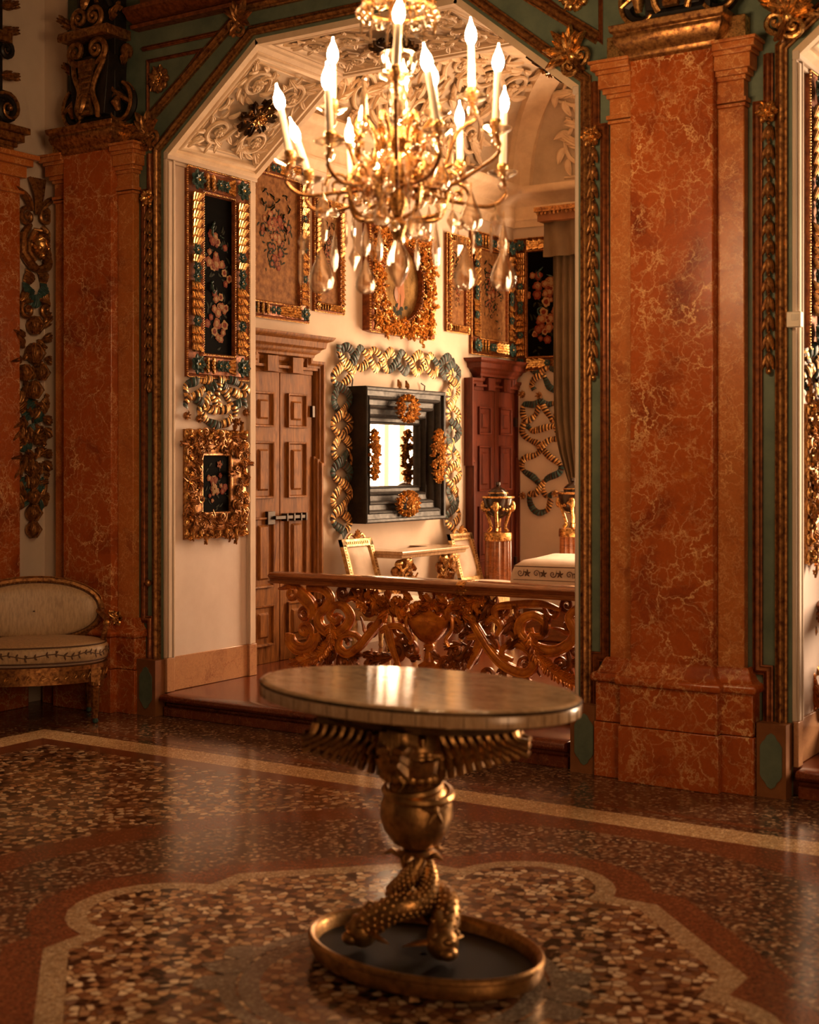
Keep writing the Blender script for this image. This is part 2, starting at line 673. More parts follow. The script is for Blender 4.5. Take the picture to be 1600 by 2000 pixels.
def thing(name, label, cat, loc=(0, 0, 0), group=None, rz=0):
    o = bpy.data.objects.new(name, None)
    o.empty_display_size = .05
    COL.objects.link(o)
    o.location = loc
    o.rotation_euler = (0, 0, rz)
    o['label'] = label
    o['category'] = cat
    if group:
        o['group'] = group
    return o


def tag(o, label, cat, group=None):
    o['label'] = label
    o['category'] = cat
    if group:
        o['group'] = group
    return o


def struct(o):
    o['kind'] = 'structure'
    return o


def copy_tree(root, dx=(0, 0, 0), label=None, group=None):
    r = root.copy()
    COL.objects.link(r)
    r.location = Vector(root.location) + Vector(dx)
    if label:
        r['label'] = label
    if group:
        r['group'] = group
    for ch in list(root.children):
        c = ch.copy()
        COL.objects.link(c)
        c.parent = r
        for gch in ch.children:
            d = gch.copy()
            COL.objects.link(d)
            d.parent = c
    return r


def FX(mb, X, sgn=1):
    """wall plane facing +X: u = Y... use u so that local = (Y, Z) and w = +X"""
    mb.M = Matrix(((0, 0, sgn, X), (1, 0, 0, 0), (0, 1, 0, 0), (0, 0, 0, 1)))
    return mb


def FY(mb, Y):
    """wall plane facing -Y: local = (X, Z), w = -Y"""
    mb.M = Matrix(((1, 0, 0, 0), (0, 0, -1, Y), (0, 1, 0, 0), (0, 0, 0, 1)))
    return mb


def pxX(L, X, sx=1, sy=1, ox=0, oy=0):
    return [(lambda p: (p.y, p.z))(onX(ox + a / sx, oy + b / sy, X)) for a, b in L]


def pxY(L, Y, sx=1, sy=1, ox=0, oy=0):
    return [(lambda p: (p.x, p.z))(onY(ox + a / sx, oy + b / sy, Y)) for a, b in L]


def half_round(w, h, base=0, n=5):
    return [(-w / 2, base)] + [(-w / 2 * math.cos(PI * i / n), base + h * math.sin(PI * i / n)) for i in range(1, n)] + [(w / 2, base)]


def gilt_profile(w, h):
    return [(-w / 2, 0), (-w / 2, h * .5), (-w * .36, h * .62), (-w * .30, h * .45), (-w * .18, h * .85), (0, h), (w * .18, h * .85),
            (w * .30, h * .45), (w * .36, h * .62), (w / 2, h * .5), (w / 2, 0)]
# ================================================================== THE SETTING
ZS = 3.36          # springing height of the arch
ZT = 3.925         # flat top of the arch
XO = 2.74          # opening width
XA, XB = .70, 2.04
RV = .85           # depth of the reveal
ARCH = [(0, ZS), (XA, ZT), (XB, ZT), (XO, ZS)]
PX = 3.80          # left edge of the next opening
WL = -1.0          # hall wall on the left
AL, AB, AR = -.28, 4.9, 4.1     # alcove walls
FZ = .13           # alcove floor

# hall floor: flat inlays laid one above the other
MC = (3.43, -2.75)


def lobed(R, c, rl, n=10):
    out = []
    for q in range(4):
        a = q * PI / 2
        ca, sa = math.cos(a), math.sin(a)
        loc = []
        dc = .90
        half = math.sqrt(max(0, rl * rl - (R - dc) ** 2))
        th = math.acos(min(1, (R - dc) / rl))
        loc.append((R, -c))
        for i in range(n + 1):
            t = -th + 2 * th * i / n
            loc.append((dc + rl * math.cos(t), rl * math.sin(t)))
        loc.append((R, c))
        out += [(MC[0] + x * ca - y * sa, MC[1] + x * sa + y * ca) for x, y in loc]
    return out


def circ(r, n=64, cx=MC[0], cy=MC[1], sy=1.0, top=None):
    P = [(cx + r * math.cos(2 * PI * i / n), cy + r * sy * math.sin(2 * PI * i / n)) for i in range(n)]
    if top is not None:
        P = [(x, min(y, top)) for x, y in P]
    return P


def ringf(mb, P, Q, z, k):
    n = len(P)
    v = [(x, y, z) for x, y in P] + [(x, y, z) for x, y in Q]
    mb.add(v, [(i, (i + 1) % n, n + (i + 1) % n, n + i) for i in range(n)], k)


fl = MB([T_FINE, T_RED, T_COARSE, T_CREAM, T_GREY, T_OUT], smooth=False)
R4 = lambda x0, x1, y0, y1: [(x0, y0), (x1, y0), (x1, y1), (x0, y1)]
fl.prism(R4(WL, 9.5, -8.5, .9), -.05, 0, 0)
S = .0006
fl.flat(R4(WL + .3, 9.5, -.64, -.60), S, 1)
fl.flat(R4(-.24, 9.5, -8.5, -.71), S, 3)
fl.flat(R4(-.05, 9.5, -8.5, -.90), 2 * S, 1)
fl.flat(R4(.10, 9.5, -8.5, -1.01), 3 * S, 2)
fl.flat(circ(1.88, 72, top=-.905), 4 * S, 1)
fl.flat(circ(1.70, 72), 5 * S, 0)
fl.flat(lobed(1.08, .52, .44), 6 * S, 1)
fl.flat(lobed(.955, .47, .315), 7 * S, 5)
fl.flat(lobed(.885, .43, .245), 8 * S, 2)
ringf(fl, circ(.50, 48, 3.53, -2.86), circ(.455, 48, 3.53, -2.86), 9 * S, 4)
ringf(fl, circ(.445, 48, 3.53, -2.86), circ(.385, 48, 3.53, -2.86), 9 * S, 4)
for q in (.35, 1.92, 3.49, 5.06):
    cq, sq = math.cos(q), math.sin(q)
    for dd, bb in ((-.13, .10), (.13, .10), (0, .13)):
        P = []
        for t, w in ((-.02, .03), (.04, .06), (.09, .04), (bb, 0), (.09, -.04), (.04, -.06), (-.02, -.03)):
            r = .46 + t
            y = w + dd
            P.append((3.53 + r * cq - y * sq, -2.86 + r * sq + y * cq))
        fl.flat(P, (10 + (dd == 0)) * S, 4)
struct(fl.build('floor'))

# alcove platform with moulded nosing
pf = MB([MARD])
FYm = lambda m: m
pf.box(AL, AR, .02, AB, 0, FZ - .001)
pf.M = Matrix(((0, 0, 1, .04), (1, 0, 0, 0), (0, 1, 0, 0), (0, 0, 0, 1)))
prof = [(.05, 0), (-.02, 0), (-.02, .055), (.0, .06), (.0, .075), (-.02, .08), (-.055, .09), (-.065, .105), (-.06, .122), (-.045, FZ), (.06, FZ)]
pf.prism([(a - .02, b) for a, b in prof], 0, XO - .08)
pf.M = Matrix(((0, 0, 1, PX + .04), (1, 0, 0, 0), (0, 1, 0, 0), (0, 0, 0, 1)))
pf.prism([(a - .02, b) for a, b in prof], 0, 2.4)
struct(pf.build('floor_alcove', bevel=.004))
bpy.data.objects['floor_alcove'].name = 'trim_1'

# hall front wall: solid pieces round the two openings


def wall_piece(mb, x0, x1, z0, z1, y0=0, y1=.12):
    mb.box(x0, x1, y0, y1, z0, z1)


wf = MB([GREEN], smooth=False)
wf.box(WL - .1, 0, 0, RV, 0, ZS)
wf.box(XO, PX, 0, RV, 0, ZS)
TOPZ = 6.0
FY(wf, 0)
wf.prism([(WL - .1, ZS), (0, ZS), (XA, ZT), (XB, ZT), (XO, ZS), (PX, ZS), (PX + .70, ZT), (PX + 2.04, ZT), (PX + XO, ZS), (9.5, ZS), (9.5, TOPZ), (WL - .1, TOPZ)], -RV + .001, 0)
wf.M = Matrix.Identity(4)
wf.box(PX + XO, 9.5, 0, RV, 0, ZS)
struct(wf.build('wall_front'))

wl = MB([PLAS], smooth=False)
wl.box(WL - .12, WL, -8.5, 0, 0, TOPZ)
wl.box(WL, -.80, -.012, -.002, 0, TOPZ)
struct(wl.build('wall_left'))
cl = MB([PLAS], smooth=False)
cl.box(WL - .12, 9.5, -4.2, .9, TOPZ, TOPZ + .1)
struct(cl.build('ceiling'))

# frieze above the beam, cornices of the hall wall
fr = MB([BROWNP, GILTD, BLACK])
FY(fr, 0)
fr.box(-.16, 2.9, 4.22, 5.4, 0, .03, 0)
corn = [(0, 0), (.11, 0), (.11, .05), (.07, .07), (.07, .11), (.03, .13), (.03, .09), (.0, .06)]
fr.molding([(-.20, 4.11), (2.95, 4.11)], [(0, 0), (0, .07), (.02, .075), (.035, .05), (.05, .10), (.075, .12), (.085, .14), (.11, .14), (.11, 0)], k=1)
for i in range(4):
    fr.scroll((.16 + .75 * i, 4.46, .04), .12, -PI / 2, 1.2, 1 if i % 2 else -1, .035, .0, 2)
struct(fr.build('trim_2'))

# gilt mouldings framing the arch


def offs(P, d):
    """offset open polyline to the left of travel"""
    out = []
    n = len(P)
    V = [Vector(p) for p in P]
    for i in range(n):
        if 0 < i < n - 1:
            a = (V[i] - V[i - 1]).normalized()
            b = (V[i + 1] - V[i]).normalized()
            n0 = Vector((-a.y, a.x))
            m = n0 + Vector((-b.y, b.x))
            m /= m.dot(n0)
        else:
            a = (V[1] - V[0] if i == 0 else V[-1] - V[-2]).normalized()
            m = Vector((-a.y, a.x))
        out.append(tuple(V[i] + m * d))
    return out


def arch_trim(x0, tag_, idx, rside=True):
    P = [(x0, .33), (x0, ZS), (x0 + XA, ZT), (x0 + XB, ZT), (x0 + XO, ZS), (x0 + XO, .33)]
    m = MB([GILT, GILTD])
    FY(m, 0)
    m.molding(offs(P, .045), gilt_profile(.055, .035), k=0)
    P2 = [(x0, ZS + .06), (x0 + XA, ZT), (x0 + XB, ZT), (x0 + XO, ZS + .06)]
    m.molding(offs(P2, .185), gilt_profile(.06, .04), k=0)
    struct(m.build('trim_%d' % idx))


arch_trim(0, '', 3)
arch_trim(PX, '', 4)

# straight gilt lines of the green bands and spandrels
sp = MB([GILTD, GILT])
FY(sp, 0)
G = gilt_profile(.045, .03)
gs = [(-a, b) for a, b in G]
for x, s_ in ((-.145, 1), (2.885, -1), (3.645, 1)):
    # inner line that steps outwards at the pilaster base and capital
    st = .05 * s_
    sp.molding([(x + st, .33), (x + st, .56), (x, .56), (x, 3.13), (x + st * 1.0, 3.13), (x + st, 3.36)], G, k=0)
zt = 4.055
sp.molding([(-.16, 4.0), (.55, 4.0)], gilt_profile(.028, .02), k=0)
sp.molding([(2.19, 4.0), (2.9, 4.0)], gilt_profile(.028, .02), k=0)
for tri in ([(-.12, 3.56), (-.12, 3.92), (.30, 3.92)], [(2.86, 3.56), (2.44, 3.92), (2.86, 3.92)]):
    sp.molding(tri, gilt_profile(.022, .016), closed=True, k=0)
tri = [(3.70, 3.56), (3.70, 3.92), (3.86, 3.92)]
struct(sp.build('trim_5'))

# reveals of the arch: cream frames, marble skirting, painted walls


def reveal(X, sgn, y1=RV, idx=6):
    m = MB([PLASP, PLAS, MARP])
    FX(m, X, sgn)
    m.box(.004, y1, FZ, ZS, -.06, .002, 0)
    m.box(0, y1, FZ, .335, 0, .012, 2)
    for a, b in ((0, .07), (y1 - .075, y1)):
        m.box(a, b, FZ, .335, 0, .03, 2)
        m.box(a, b, .335, ZS - .04, 0, .02, 1)
        m.box(a + (.052 if a == 0 else -.0), (b if a == 0 else a + .02), .335, ZS - .04, .02, .034, 1)
    m.box(.015, .05, .335, ZS - .05, .0, .03, 1)
    m.box(0, y1, ZS - .04, ZS, 0, .035, 1)
    m.box(.07, y1 - .07, ZS - .06, ZS - .04, 0, .02, 1)
    struct(m.build('trim_%d' % idx, bevel=.004))


reveal(0, 1, RV, 6)
reveal(XO, -1, RV, 7)
reveal(PX, 1, RV, 8)

# soffit of the arch: three coffered stucco panels


def soffit(x0, idx):
    m = MB([STUC, STUG])
    P = [(x0, ZS), (x0 + XA, ZT), (x0 + XB, ZT), (x0 + XO, ZS)]
    rnd = random.Random(idx)
    for i in range(3):
        a = Vector((P[i][0], 0, P[i][1]))
        b = Vector((P[i + 1][0], 0, P[i + 1][1]))
        d = (b - a)
        L = d.length
        d.normalize()
        w = Vector((0, 1, 0)).cross(d)   # placeholder, replaced below
        u = d
        v = Vector((0, 1, 0))
        w = u.cross(v)                   # points up or down
        if w.z > 0:
            # we want outward = downward
            v = Vector((0, 1, 0))
            u = -d
            w = u.cross(v)
            o = b
        else:
            o = a
        m.M = Matrix(((u.x, v.x, w.x, o.x), (u.y, v.y, w.y, o.y), (u.z, v.z, w.z, o.z), (0, 0, 0, 1)))
        m.box(0, L, .006, RV, -.03, .004, 1)
        # border and ogee frame
        e = .02
        m.molding([(0, .003), (L, .003), (L, RV), (0, RV)], [(0, -.004), (0, .035), (.045, .035), (.055, .02), (.07, .03), (.085, .03), (.10, .008), (.115, .0)], closed=True, k=0)
        u0, u1, v0, v1 = .13, L - .13, .13, RV - .13
        m.molding([(u0 - .01, v0 - .01), (u1 + .01, v0 - .01), (u1 + .01, v1 + .01), (u0 - .01, v1 + .01)], [(0, .0), (.004, .012), (.012, .012), (.016, 0)], closed=True, k=0)
        cx, cy = (u0 + u1) / 2, (v0 + v1) / 2
        hu, hv = (u1 - u0) / 2, (v1 - v0) / 2
        # stucco scrolls: mirrored rinceaux in each quarter
        for sx in (-1, 1):
            for sy in (-1, 1):
                n_u = 1 if hu < .45 else 2
                for q in range(n_u):
                    ccx = cx + sx * (hu * (.58 if n_u == 1 else (.36 + .4 * q)))
                    ccy = cy + sy * hv * .58
                    r = min(hu / n_u, hv) * .36
                    m.scroll((ccx, ccy, .0), r, math.atan2(-sy, sx * .3), 1.5, sx * sy, .016, .012, 0, r * .9)
                    m.scroll((ccx, ccy, .0), r * 1.12, math.atan2(-sy, sx * .3) + .3, .7, sx * sy, .007, .008, 0, 0, False)
                    for j in range(9):
                        an = j * .72 + rnd.random() * .3
                        m.leaf((ccx + r * .95 * math.cos(an), ccy + r * .95 * math.sin(an), .008), an + sx * sy * .9, r * .75, r * .42, .016, .9, .4, 0)
                    m.flower((ccx, ccy, .02), r * .42, 0, 5)
                    m.acanthus((ccx + sx * r * .7, ccy + sy * r * .7, .005), math.atan2(sy, sx), r * 1.0, r * .8, .016, 0, 2)
                m.leaf((cx + sx * hu * .1, cy + sy * hv * .85, .005), math.atan2(0, -sx), hu * .3, .05, .014, .8, .5 * sx, 0)
                m.acanthus((cx + sx * hu * .92, cy + sy * .05, .004), math.atan2(sy, -sx * .4), .12, .06, .014, 0, 2)
        for j in range(26):
            x, y = rnd.uniform(u0 + .03, u1 - .03), rnd.uniform(v0 + .03, v1 - .03)
            if math.hypot(x - cx, y - cy) > .17:
                m.leaf((x, y, .004), rnd.uniform(0, 6.28), .06, .03, .012, .9, .5, 0)
        SOFF.append((m.M.copy(), cx, cy))
    struct(m.build('ceiling_%d' % idx))


SOFF = []
soffit(0, 1)
soffit(PX, 2)
for n_, i_ in (('ceiling_1', 9), ('ceiling_2', 10)):
    bpy.data.objects[n_].name = 'trim_%d' % i_

# alcove shell
al = MB([PLAS], smooth=False)
al.box(AL - .1, AL, RV - .3, AB, 0, 4.0)
struct(al.build('wall_alcove_left'))
ab = MB([PLAS], smooth=False)
# end wall with the window opening X .50..2.40, z .45..3.35
ab.box(AL - .1, .50, AB, AB + .12, 0, 4.0)
ab.box(2.40, AR + .1, AB, AB + .12, 0, 4.0)
ab.box(.50, 2.40, AB, AB + .12, 0, .45)
ab.box(.50, 2.40, AB, AB + .12, 3.35, 4.0)
struct(ab.build('wall_alcove_back'))
ar = MB([PLAS], smooth=False)
ar.box(AR, AR + .1, RV, AB, 0, 4.0)
struct(ar.build('wall_alcove_right'))
ac = MB([STUC], smooth=False)
ac.box(AL - .1, AR + .1, RV - .02, AB + .1, 4.75, 4.85)
ac.box(AL - .1, AR + .1, RV - .02, RV + .03, ZT + .02, 4.8)
struct(ac.build('ceiling_alcove'))

# window joinery behind the curtains
wn = MB([WALN, m_plain('window_glass', (.9, .9, .9), .0)])
FY(wn, AB + .04)
for x in (.50, 2.34):
    wn.box(x, x + .06, .45, 3.35, -.02, .03, 0)
for z in (.45, 3.29):
    wn.box(.50, 2.40, z, z + .05, -.02, .03, 0)
struct(wn.build('window_1'))

# entablature of the alcove
en = MB([STUC])
cprof = [(3.62, 0), (3.62, .02), (3.66, .03), (3.68, .05), (3.70, .05), (3.70, .035), (3.80, .04), (3.82, .07), (3.86, .12), (3.88, .17), (3.90, .19), (3.93, .20), (3.95, .20), (3.95, 0)]
rows = []
for (x, y) in ((AL, RV), (AL, AB), (AR, AB)):
    row = []
    for z, o in cprof:
        if (x, y) == (AL, RV):
            row.append((AL + o, RV, z))
        elif (x, y) == (AL, AB):
            row.append((AL + o, AB - o, z))
        else:
            row.append((AR, AB - o, z))
    rows.append(row)
en.grid(rows)
struct(en.build('trim_11', bevel=0))

# cove with stucco foliage
cv = MB([STUC, STUG])
CR = .82
N = 10


def cove_l(t):   # t 0..1 up the cove of the left wall -> x, z
    q = t * PI / 2
    return AL + .06 + CR * (1 - math.cos(q)), 3.95 + CR * math.sin(q)


rows = []
for i in range(N + 1):
    x, z = cove_l(i / N)
    rows.append([(x, RV, z), (x, AB - (x - AL), z)])
cv.grid(rows, 1)
rows = []
for i in range(N + 1):
    x, z = cove_l(i / N)
    o = x - AL
    rows.append([(AL + o, AB - o, z), (AR, AB - o, z)])
cv.grid(rows, 1)
# corner rib
rows = []
for i in range(N + 1):
    x, z = cove_l(i / N)
    o = x - AL
    nx = math.cos(i / N * PI / 2) * .05
    nz = -math.sin(i / N * PI / 2) * .05
    rows.append([(AL + o, AB - o - .17, z), (AL + o + nx, AB - o - .16, z + nz), (AL + o + nx + .03, AB - o - nx - .03, z + nz),
                 (AL + o + .16, AB - o - nx, z + nz), (AL + o + .17, AB - o, z)])
cv.grid(rows, 0)
rnd = random.Random(5)
import builtins


class CoveMB:
    pass


def cove_patch(mb, build_fn, side):
    """build_fn draws in flat (u, v, w) with v = arc length up the cove; then it is bent"""
    tmp = MB([STUC])
    build_fn(tmp)
    out = []
    for (u, v, w) in tmp.v:
        q = max(0, min(PI / 2, v / CR))
        o = .06 + CR * (1 - math.cos(q)) + w * math.cos(q)
        z = 3.95 + CR * math.sin(q) - w * math.sin(q)
        if side == 'L':
            out.append((AL + o, u, z))
        else:
            out.append((AL + u, AB - o, z))
    mb.add(out, tmp.f, 0)


def foliage(u0, u1, seed):
    def fn(t):
        r_ = random.Random(seed)
        u = u0
        while u < u1:
            for v0 in (.30, .85):
                r = .17
                c = (u + (.1 if v0 > .5 else 0), v0, 0)
                sg = r_.choice((1, -1))
                t.scroll(c, r, r_.uniform(0, 6.28), 1.5, sg, .022, .014, 0, .18)
                for j in range(9):
                    an = j * .7 + r_.random() * .3
                    t.leaf((c[0] + r * math.cos(an), c[1] + r * math.sin(an), .008), an + sg * .8, .15, .085, .028, .9, .4, 0)
                t.acanthus((c[0], c[1], .01), r_.uniform(0, 6.28), .2, .12, .025, 0, 3)
                t.flower((c[0], c[1], .03), .06, 0, 5)
                for j in range(5):
                    t.acanthus((c[0] + r_.uniform(-.2, .2), c[1] + r_.uniform(-.25, .25), .004), r_.uniform(0, 6.28), .14, .09, .022, 0, 2)
            u += .40
        t.molding([(u0 - .2, .06), (u1 + .1, .06)], half_round(.03, .02), k=0)
    return fn


cove_patch(cv, foliage(1.1, 3.9, 3), 'L')
cove_patch(cv, foliage(.75, 2.6, 8), 'B')
for v in (.05,):
    pass
struct(cv.build('trim_12'))

# ================================================================== MARBLE PILASTERS


def pilaster(cx, label):
    root = thing('marble_pilaster', label, 'pilaster', (cx, -.08, 0))
    hc, hs = .205, .333
    sh = MB([MAR, MAR2])
    # shaft
    sh.box(cx - hc, cx + hc, -.11, -.0, .50, 3.46, 0)
    sh.build('shaft', root, .006)
    for xa, xb in ((cx - hs, cx - hc), (cx + hc, cx + hs)):
        s2 = MB([MAR2])
        s2.box(xa, xb, -.055, 0, .50, 3.13, 0)
        s2.build('side_strip', root, .005)
    bs = MB([MAR])
    # torus mouldings + plinth, stepped plan
    for x0, x1, yf in ((cx - hc - .035, cx + hc + .035, -.15), (cx - hs - .055, cx + hs + .055, -.10)):
        d = -yf
        bs.M = Matrix.Identity(4)
        bs.box(x0, x1, yf, 0, .265, .455, 0)
        bs.box(x0 - .006, x1 + .006, yf - .006, 0, 0, .262, 0)
        # torus
        P = [(x0, 0), (x0, yf), (x1, yf), (x1, 0)]
        prof = [(-.0, 0), (.004, .0)]
        rows = []
        for z, o in [(.455, 0), (.458, .014), (.47, .02), (.485, .02), (.497, .012), (.50, 0), (.515, -.012), (.54, -.022), (.56, -.03), (.57, -.04)]:
            rows.append([(x0 - o, 0, z), (x0 - o, yf - o, z), (x1 + o, yf - o, z), (x1 + o, 0, z)])
        bs.grid(rows, 0)
    bs.build('base', root, .004)
    for sx in (-1, 1):
        cp = MB([MAR2, GILT, GOLD])
        a, b = (cx - hs, cx - hc) if sx < 0 else (cx + hc, cx + hs)
        cp.box(a - (.008 if sx < 0 else 0), b + (.008 if sx > 0 else 0), -.066, 0, 3.13, 3.145, 0)
        cp.box(a - (.014 if sx < 0 else 0), b + (.014 if sx > 0 else 0), -.072, 0, 3.15, 3.17, 0)
        cp.box(a, b, -.06, 0, 3.17, 3.25, 0)
        for i, (z0, z1, o) in enumerate(((3.25, 3.27, .012), (3.27, 3.295, .026), (3.295, 3.36, .042), (3.36, 3.38, .052), (3.38, 3.41, .07), (3.41, 3.425, .08))):
            cp.box(a - (o if sx < 0 else 0), b + (o if sx > 0 else 0), -.06 - o, 0, z0, z1, 0)
        cp.build('capital', root, .003)
    cr = MB([GILT, GOLD])
    FY(cr, 0)
    yy = .11
    rows = []
    for z, o in [(3.40, .0), (3.41, .015), (3.43, .018), (3.445, .03), (3.47, .055), (3.50, .065), (3.52, .06), (3.53, .075), (3.56, .08), (3.56, -.02)]:
        x0, x1 = cx - hc - o, cx + hc + o
        rows.append([(x0, z, 0), (x0, z, yy + o), (x1, z, yy + o), (x1, z, 0)])
    cr.grid(rows, 0)
    cr.box(cx - hs - .01, cx + hs + .01, 3.425, 3.545, 0, .07, 1)
    cr.build('gilt_cornice', root, .004)
    return root


pilaster(3.265, 'tall orange-red marble pilaster between the two openings, brightly lit with pale veins')
pilaster(-.525, 'dim brown-red marble pilaster in the left corner behind the settee')

# leftmost pilaster on the left wall
root = thing('marble_pilaster', 'marble pilaster cut by the left photo edge, beside the carved pendant', 'pilaster', (WL, -.55, 0))
m = MB([MAR])
m.box(WL, WL + .07, -.95, -.275, 0, 3.38, 0)
m.box(WL, WL + .12, -1.0, -.25, 0, .45, 0)
m.build('shaft', root, .005)
m = MB([MAR2])
for z0, z1, o in ((3.16, 3.18, .02), (3.26, 3.33, .03), (3.33, 3.37, .06), (3.37, 3.40, .09)):
    m.box(WL, WL + .07 + o, -.95, -.275 + o * .9, z0, z1, 0)
m.build('capital', root, .003)
m = MB([GILT])
for z0, z1, o in ((3.44, 3.47, .02), (3.47, 3.52, .05), (3.52, 3.56, .075)):
    m.box(WL, WL + .07 + o, -.95, -.33 + o, z0, z1, 0)
m.box(WL, WL + .08, -.95, -.33, 3.40, 3.45, 0)
m.build('gilt_cornice', root, .005)

# green-panelled plinths at the foot of the gilt bands


def lozenge(cx, hw, z0, z1):
    """notched octagon"""
    pts = []
    zc0, zc1 = z0 + .035, z1 - .035
    for sx, sz in ((-1, 1), (1, 1), (1, -1), (-1, -1)):
        c = (cx + sx * hw, zc1 if sz > 0 else zc0)
        cc = (cx + sx * hw * .55, c[1] + sz * .0)
        arc = [(cx + sx * hw, c[1] - sz * .03), (cx + sx * hw * .80, c[1] - sz * .012), (cx + sx * hw * .55, c[1]), (cx + sx * hw * .35, c[1] + sz * .02), (cx, c[1] + sz * .03)]
        if (sx, sz) in ((1, 1), (-1, -1)):
            arc = arc[::-1]
        pts += arc
    return pts


for x0, x1, lab, i in ((2.735, 2.885, 'plinth', 13), (3.665, 3.80, 'plinth', 14), (-.135, .015, 'plinth', 15)):
    m = MB([BROWNP, GREEN], smooth=False)
    m.box(x0, x1, -.085, 0, 0, .33, 0)
    FY(m, -.085)
    m.prism(lozenge((x0 + x1) / 2, .05, .035, .295), -.001, .006, 1)
    struct(m.build('trim_%d' % i))
# ================================================================== DOORS (alcove left wall)


def door(yc, idx, label_, wood):
    root = struct(bpy.data.objects.new('door_%d' % idx, None))
    COL.objects.link(root)
    root.location = (AL, yc, FZ)
    hw = .37
    H = 2.0

    def leaf_(y0, y1):
        m = MB([wood])
        FX(m, AL)
        m.box(y0, y1, FZ, FZ + H, 0, .035)
        pw0, pw1 = y0 + .075, y1 - .075
        for z0, z1 in ((.12, .40), (.52, 1.0), (1.13, 1.52), (1.62, 1.86)):
            z0 += FZ
            z1 += FZ
            m.molding([(pw0, z0), (pw1, z0), (pw1, z1), (pw0, z1)], [(0, .035), (0, .055), (.012, .052), (.02, .03), (.032, .024), (.04, .03), (.052, .034), (.066, .05)], closed=True)
            m.box(pw0 + .064, pw1 - .064, z0 + .064, z1 - .064, .0, .05)
        return m
    lf = leaf_(yc - hw, yc - .004).build('door_leaf', root, .002)
    lf2 = leaf_(yc + .004, yc + hw).build('door_leaf', root, .002)
    m = MB([wood])
    FX(m, AL)
    # eared architrave, stepped head and cornice
    P = [(yc - hw - .005, FZ), (yc - hw - .005, FZ + 1.42), (yc - hw - .03, FZ + 1.42), (yc - hw - .03, FZ + 2.03), (yc - .25, FZ + 2.03), (yc - .25, FZ + 2.10), (yc - .22, FZ + 2.10),
         (yc - .22, FZ + 2.27)]
    Pr = [(2 * yc - a, b) for a, b in P][::-1]
    prof = [(0, 0), (0, .05), (.015, .055), (.02, .07), (.035, .07), (.05, .085), (.07, .085), (.07, 0)]
    m.molding(P, prof)
    m.molding(Pr, prof)
    m.box(yc - hw, yc + hw, FZ + H, FZ + 2.035, 0, .045)
    m.box(yc - .235, yc + .235, FZ + 2.03, FZ + 2.28, 0, .04)
    m.box(yc - hw - .02, yc + hw + .02, FZ + 2.03, FZ + 2.05, 0, .075)
    m.build('architrave', root, .002)
    m = MB([wood])
    rows = []
    for z, o in [(2.20, .04), (2.215, .055), (2.24, .06), (2.25, .085), (2.27, .09), (2.29, .11), (2.305, .115), (2.32, .135), (2.36, .14), (2.375, .165), (2.395, .175), (2.40, .175), (2.40, 0)]:
        w = .26 + (o - .04) * 1.6
        rows.append([(AL, yc - w, z), (AL + o, yc - w, z), (AL + o, yc + w, z), (AL, yc + w, z)])
    m.grid(rows)
    for s_ in (-1, 1):
        y = yc + s_ * .14
        m.box(AL + .02, AL + .09, y - .06, y + .06, 2.13, 2.24)
    m.build('cornice', root, .002)
    m = MB([IRON])
    FX(m, AL)
    zz = 1.12
    m.box(yc - .16, yc - .08, zz - .04, zz + .05, .035, .06)
    m.box(yc - .10, yc + .24, zz - .006, zz + .018, .06, .08)
    for a in (.02, .1, .18, .24):
        m.box(yc + a, yc + a + .015, zz - .022, zz + .032, .035, .085)
    m.build('door_bolt', lf, .002)
    m = MB([IRON])
    FX(m, AL)
    for z in (.45, 1.70):
        m.box(yc + hw - .02, yc + hw + .005, FZ + z, FZ + z + .08, .035, .06)
    m.build('hinge', lf2)
    return root


door(1.44, 1, '', WALN)
door(4.49, 2, '', MAHO)

# ================================================================== PICTURES


def flowers(m, plane_fn, cx, cz, sc, n, seed, kinds, W=.1, Hh=.3, leafk=5):
    """painted bouquet: thin raised strokes, m materials indexed by kinds"""
    r_ = random.Random(seed)
    for i in range(int(n * 1.6)):
        x = cx + r_.gauss(0, W * .55)
        z = cz + r_.gauss(0, Hh * .5)
        m.leaf((x, z, .0), r_.uniform(0, 6.28), sc * r_.uniform(.8, 1.5), sc * .5, .0012, .2, .4, leafk)
    for i in range(n):
        x = cx + r_.gauss(0, W * .42)
        z = cz + r_.gauss(0, Hh * .38)
        k = r_.choice(kinds)
        r = sc * r_.uniform(.5, 1.0)
        for q in range(7):
            a = q * .9 + r_.random()
            m.leaf((x, z, .001), a, r, r * 1.15, .0015, .3, 0, k)
            m.leaf((x, z, .002), a + .5, r * .55, r * .7, .0015, .3, 0, (k + 1) % 3)


def rect_path(u0, u1, v0, v1):
    return [(u0, v0), (u1, v0), (u1, v1), (u0, v1)]


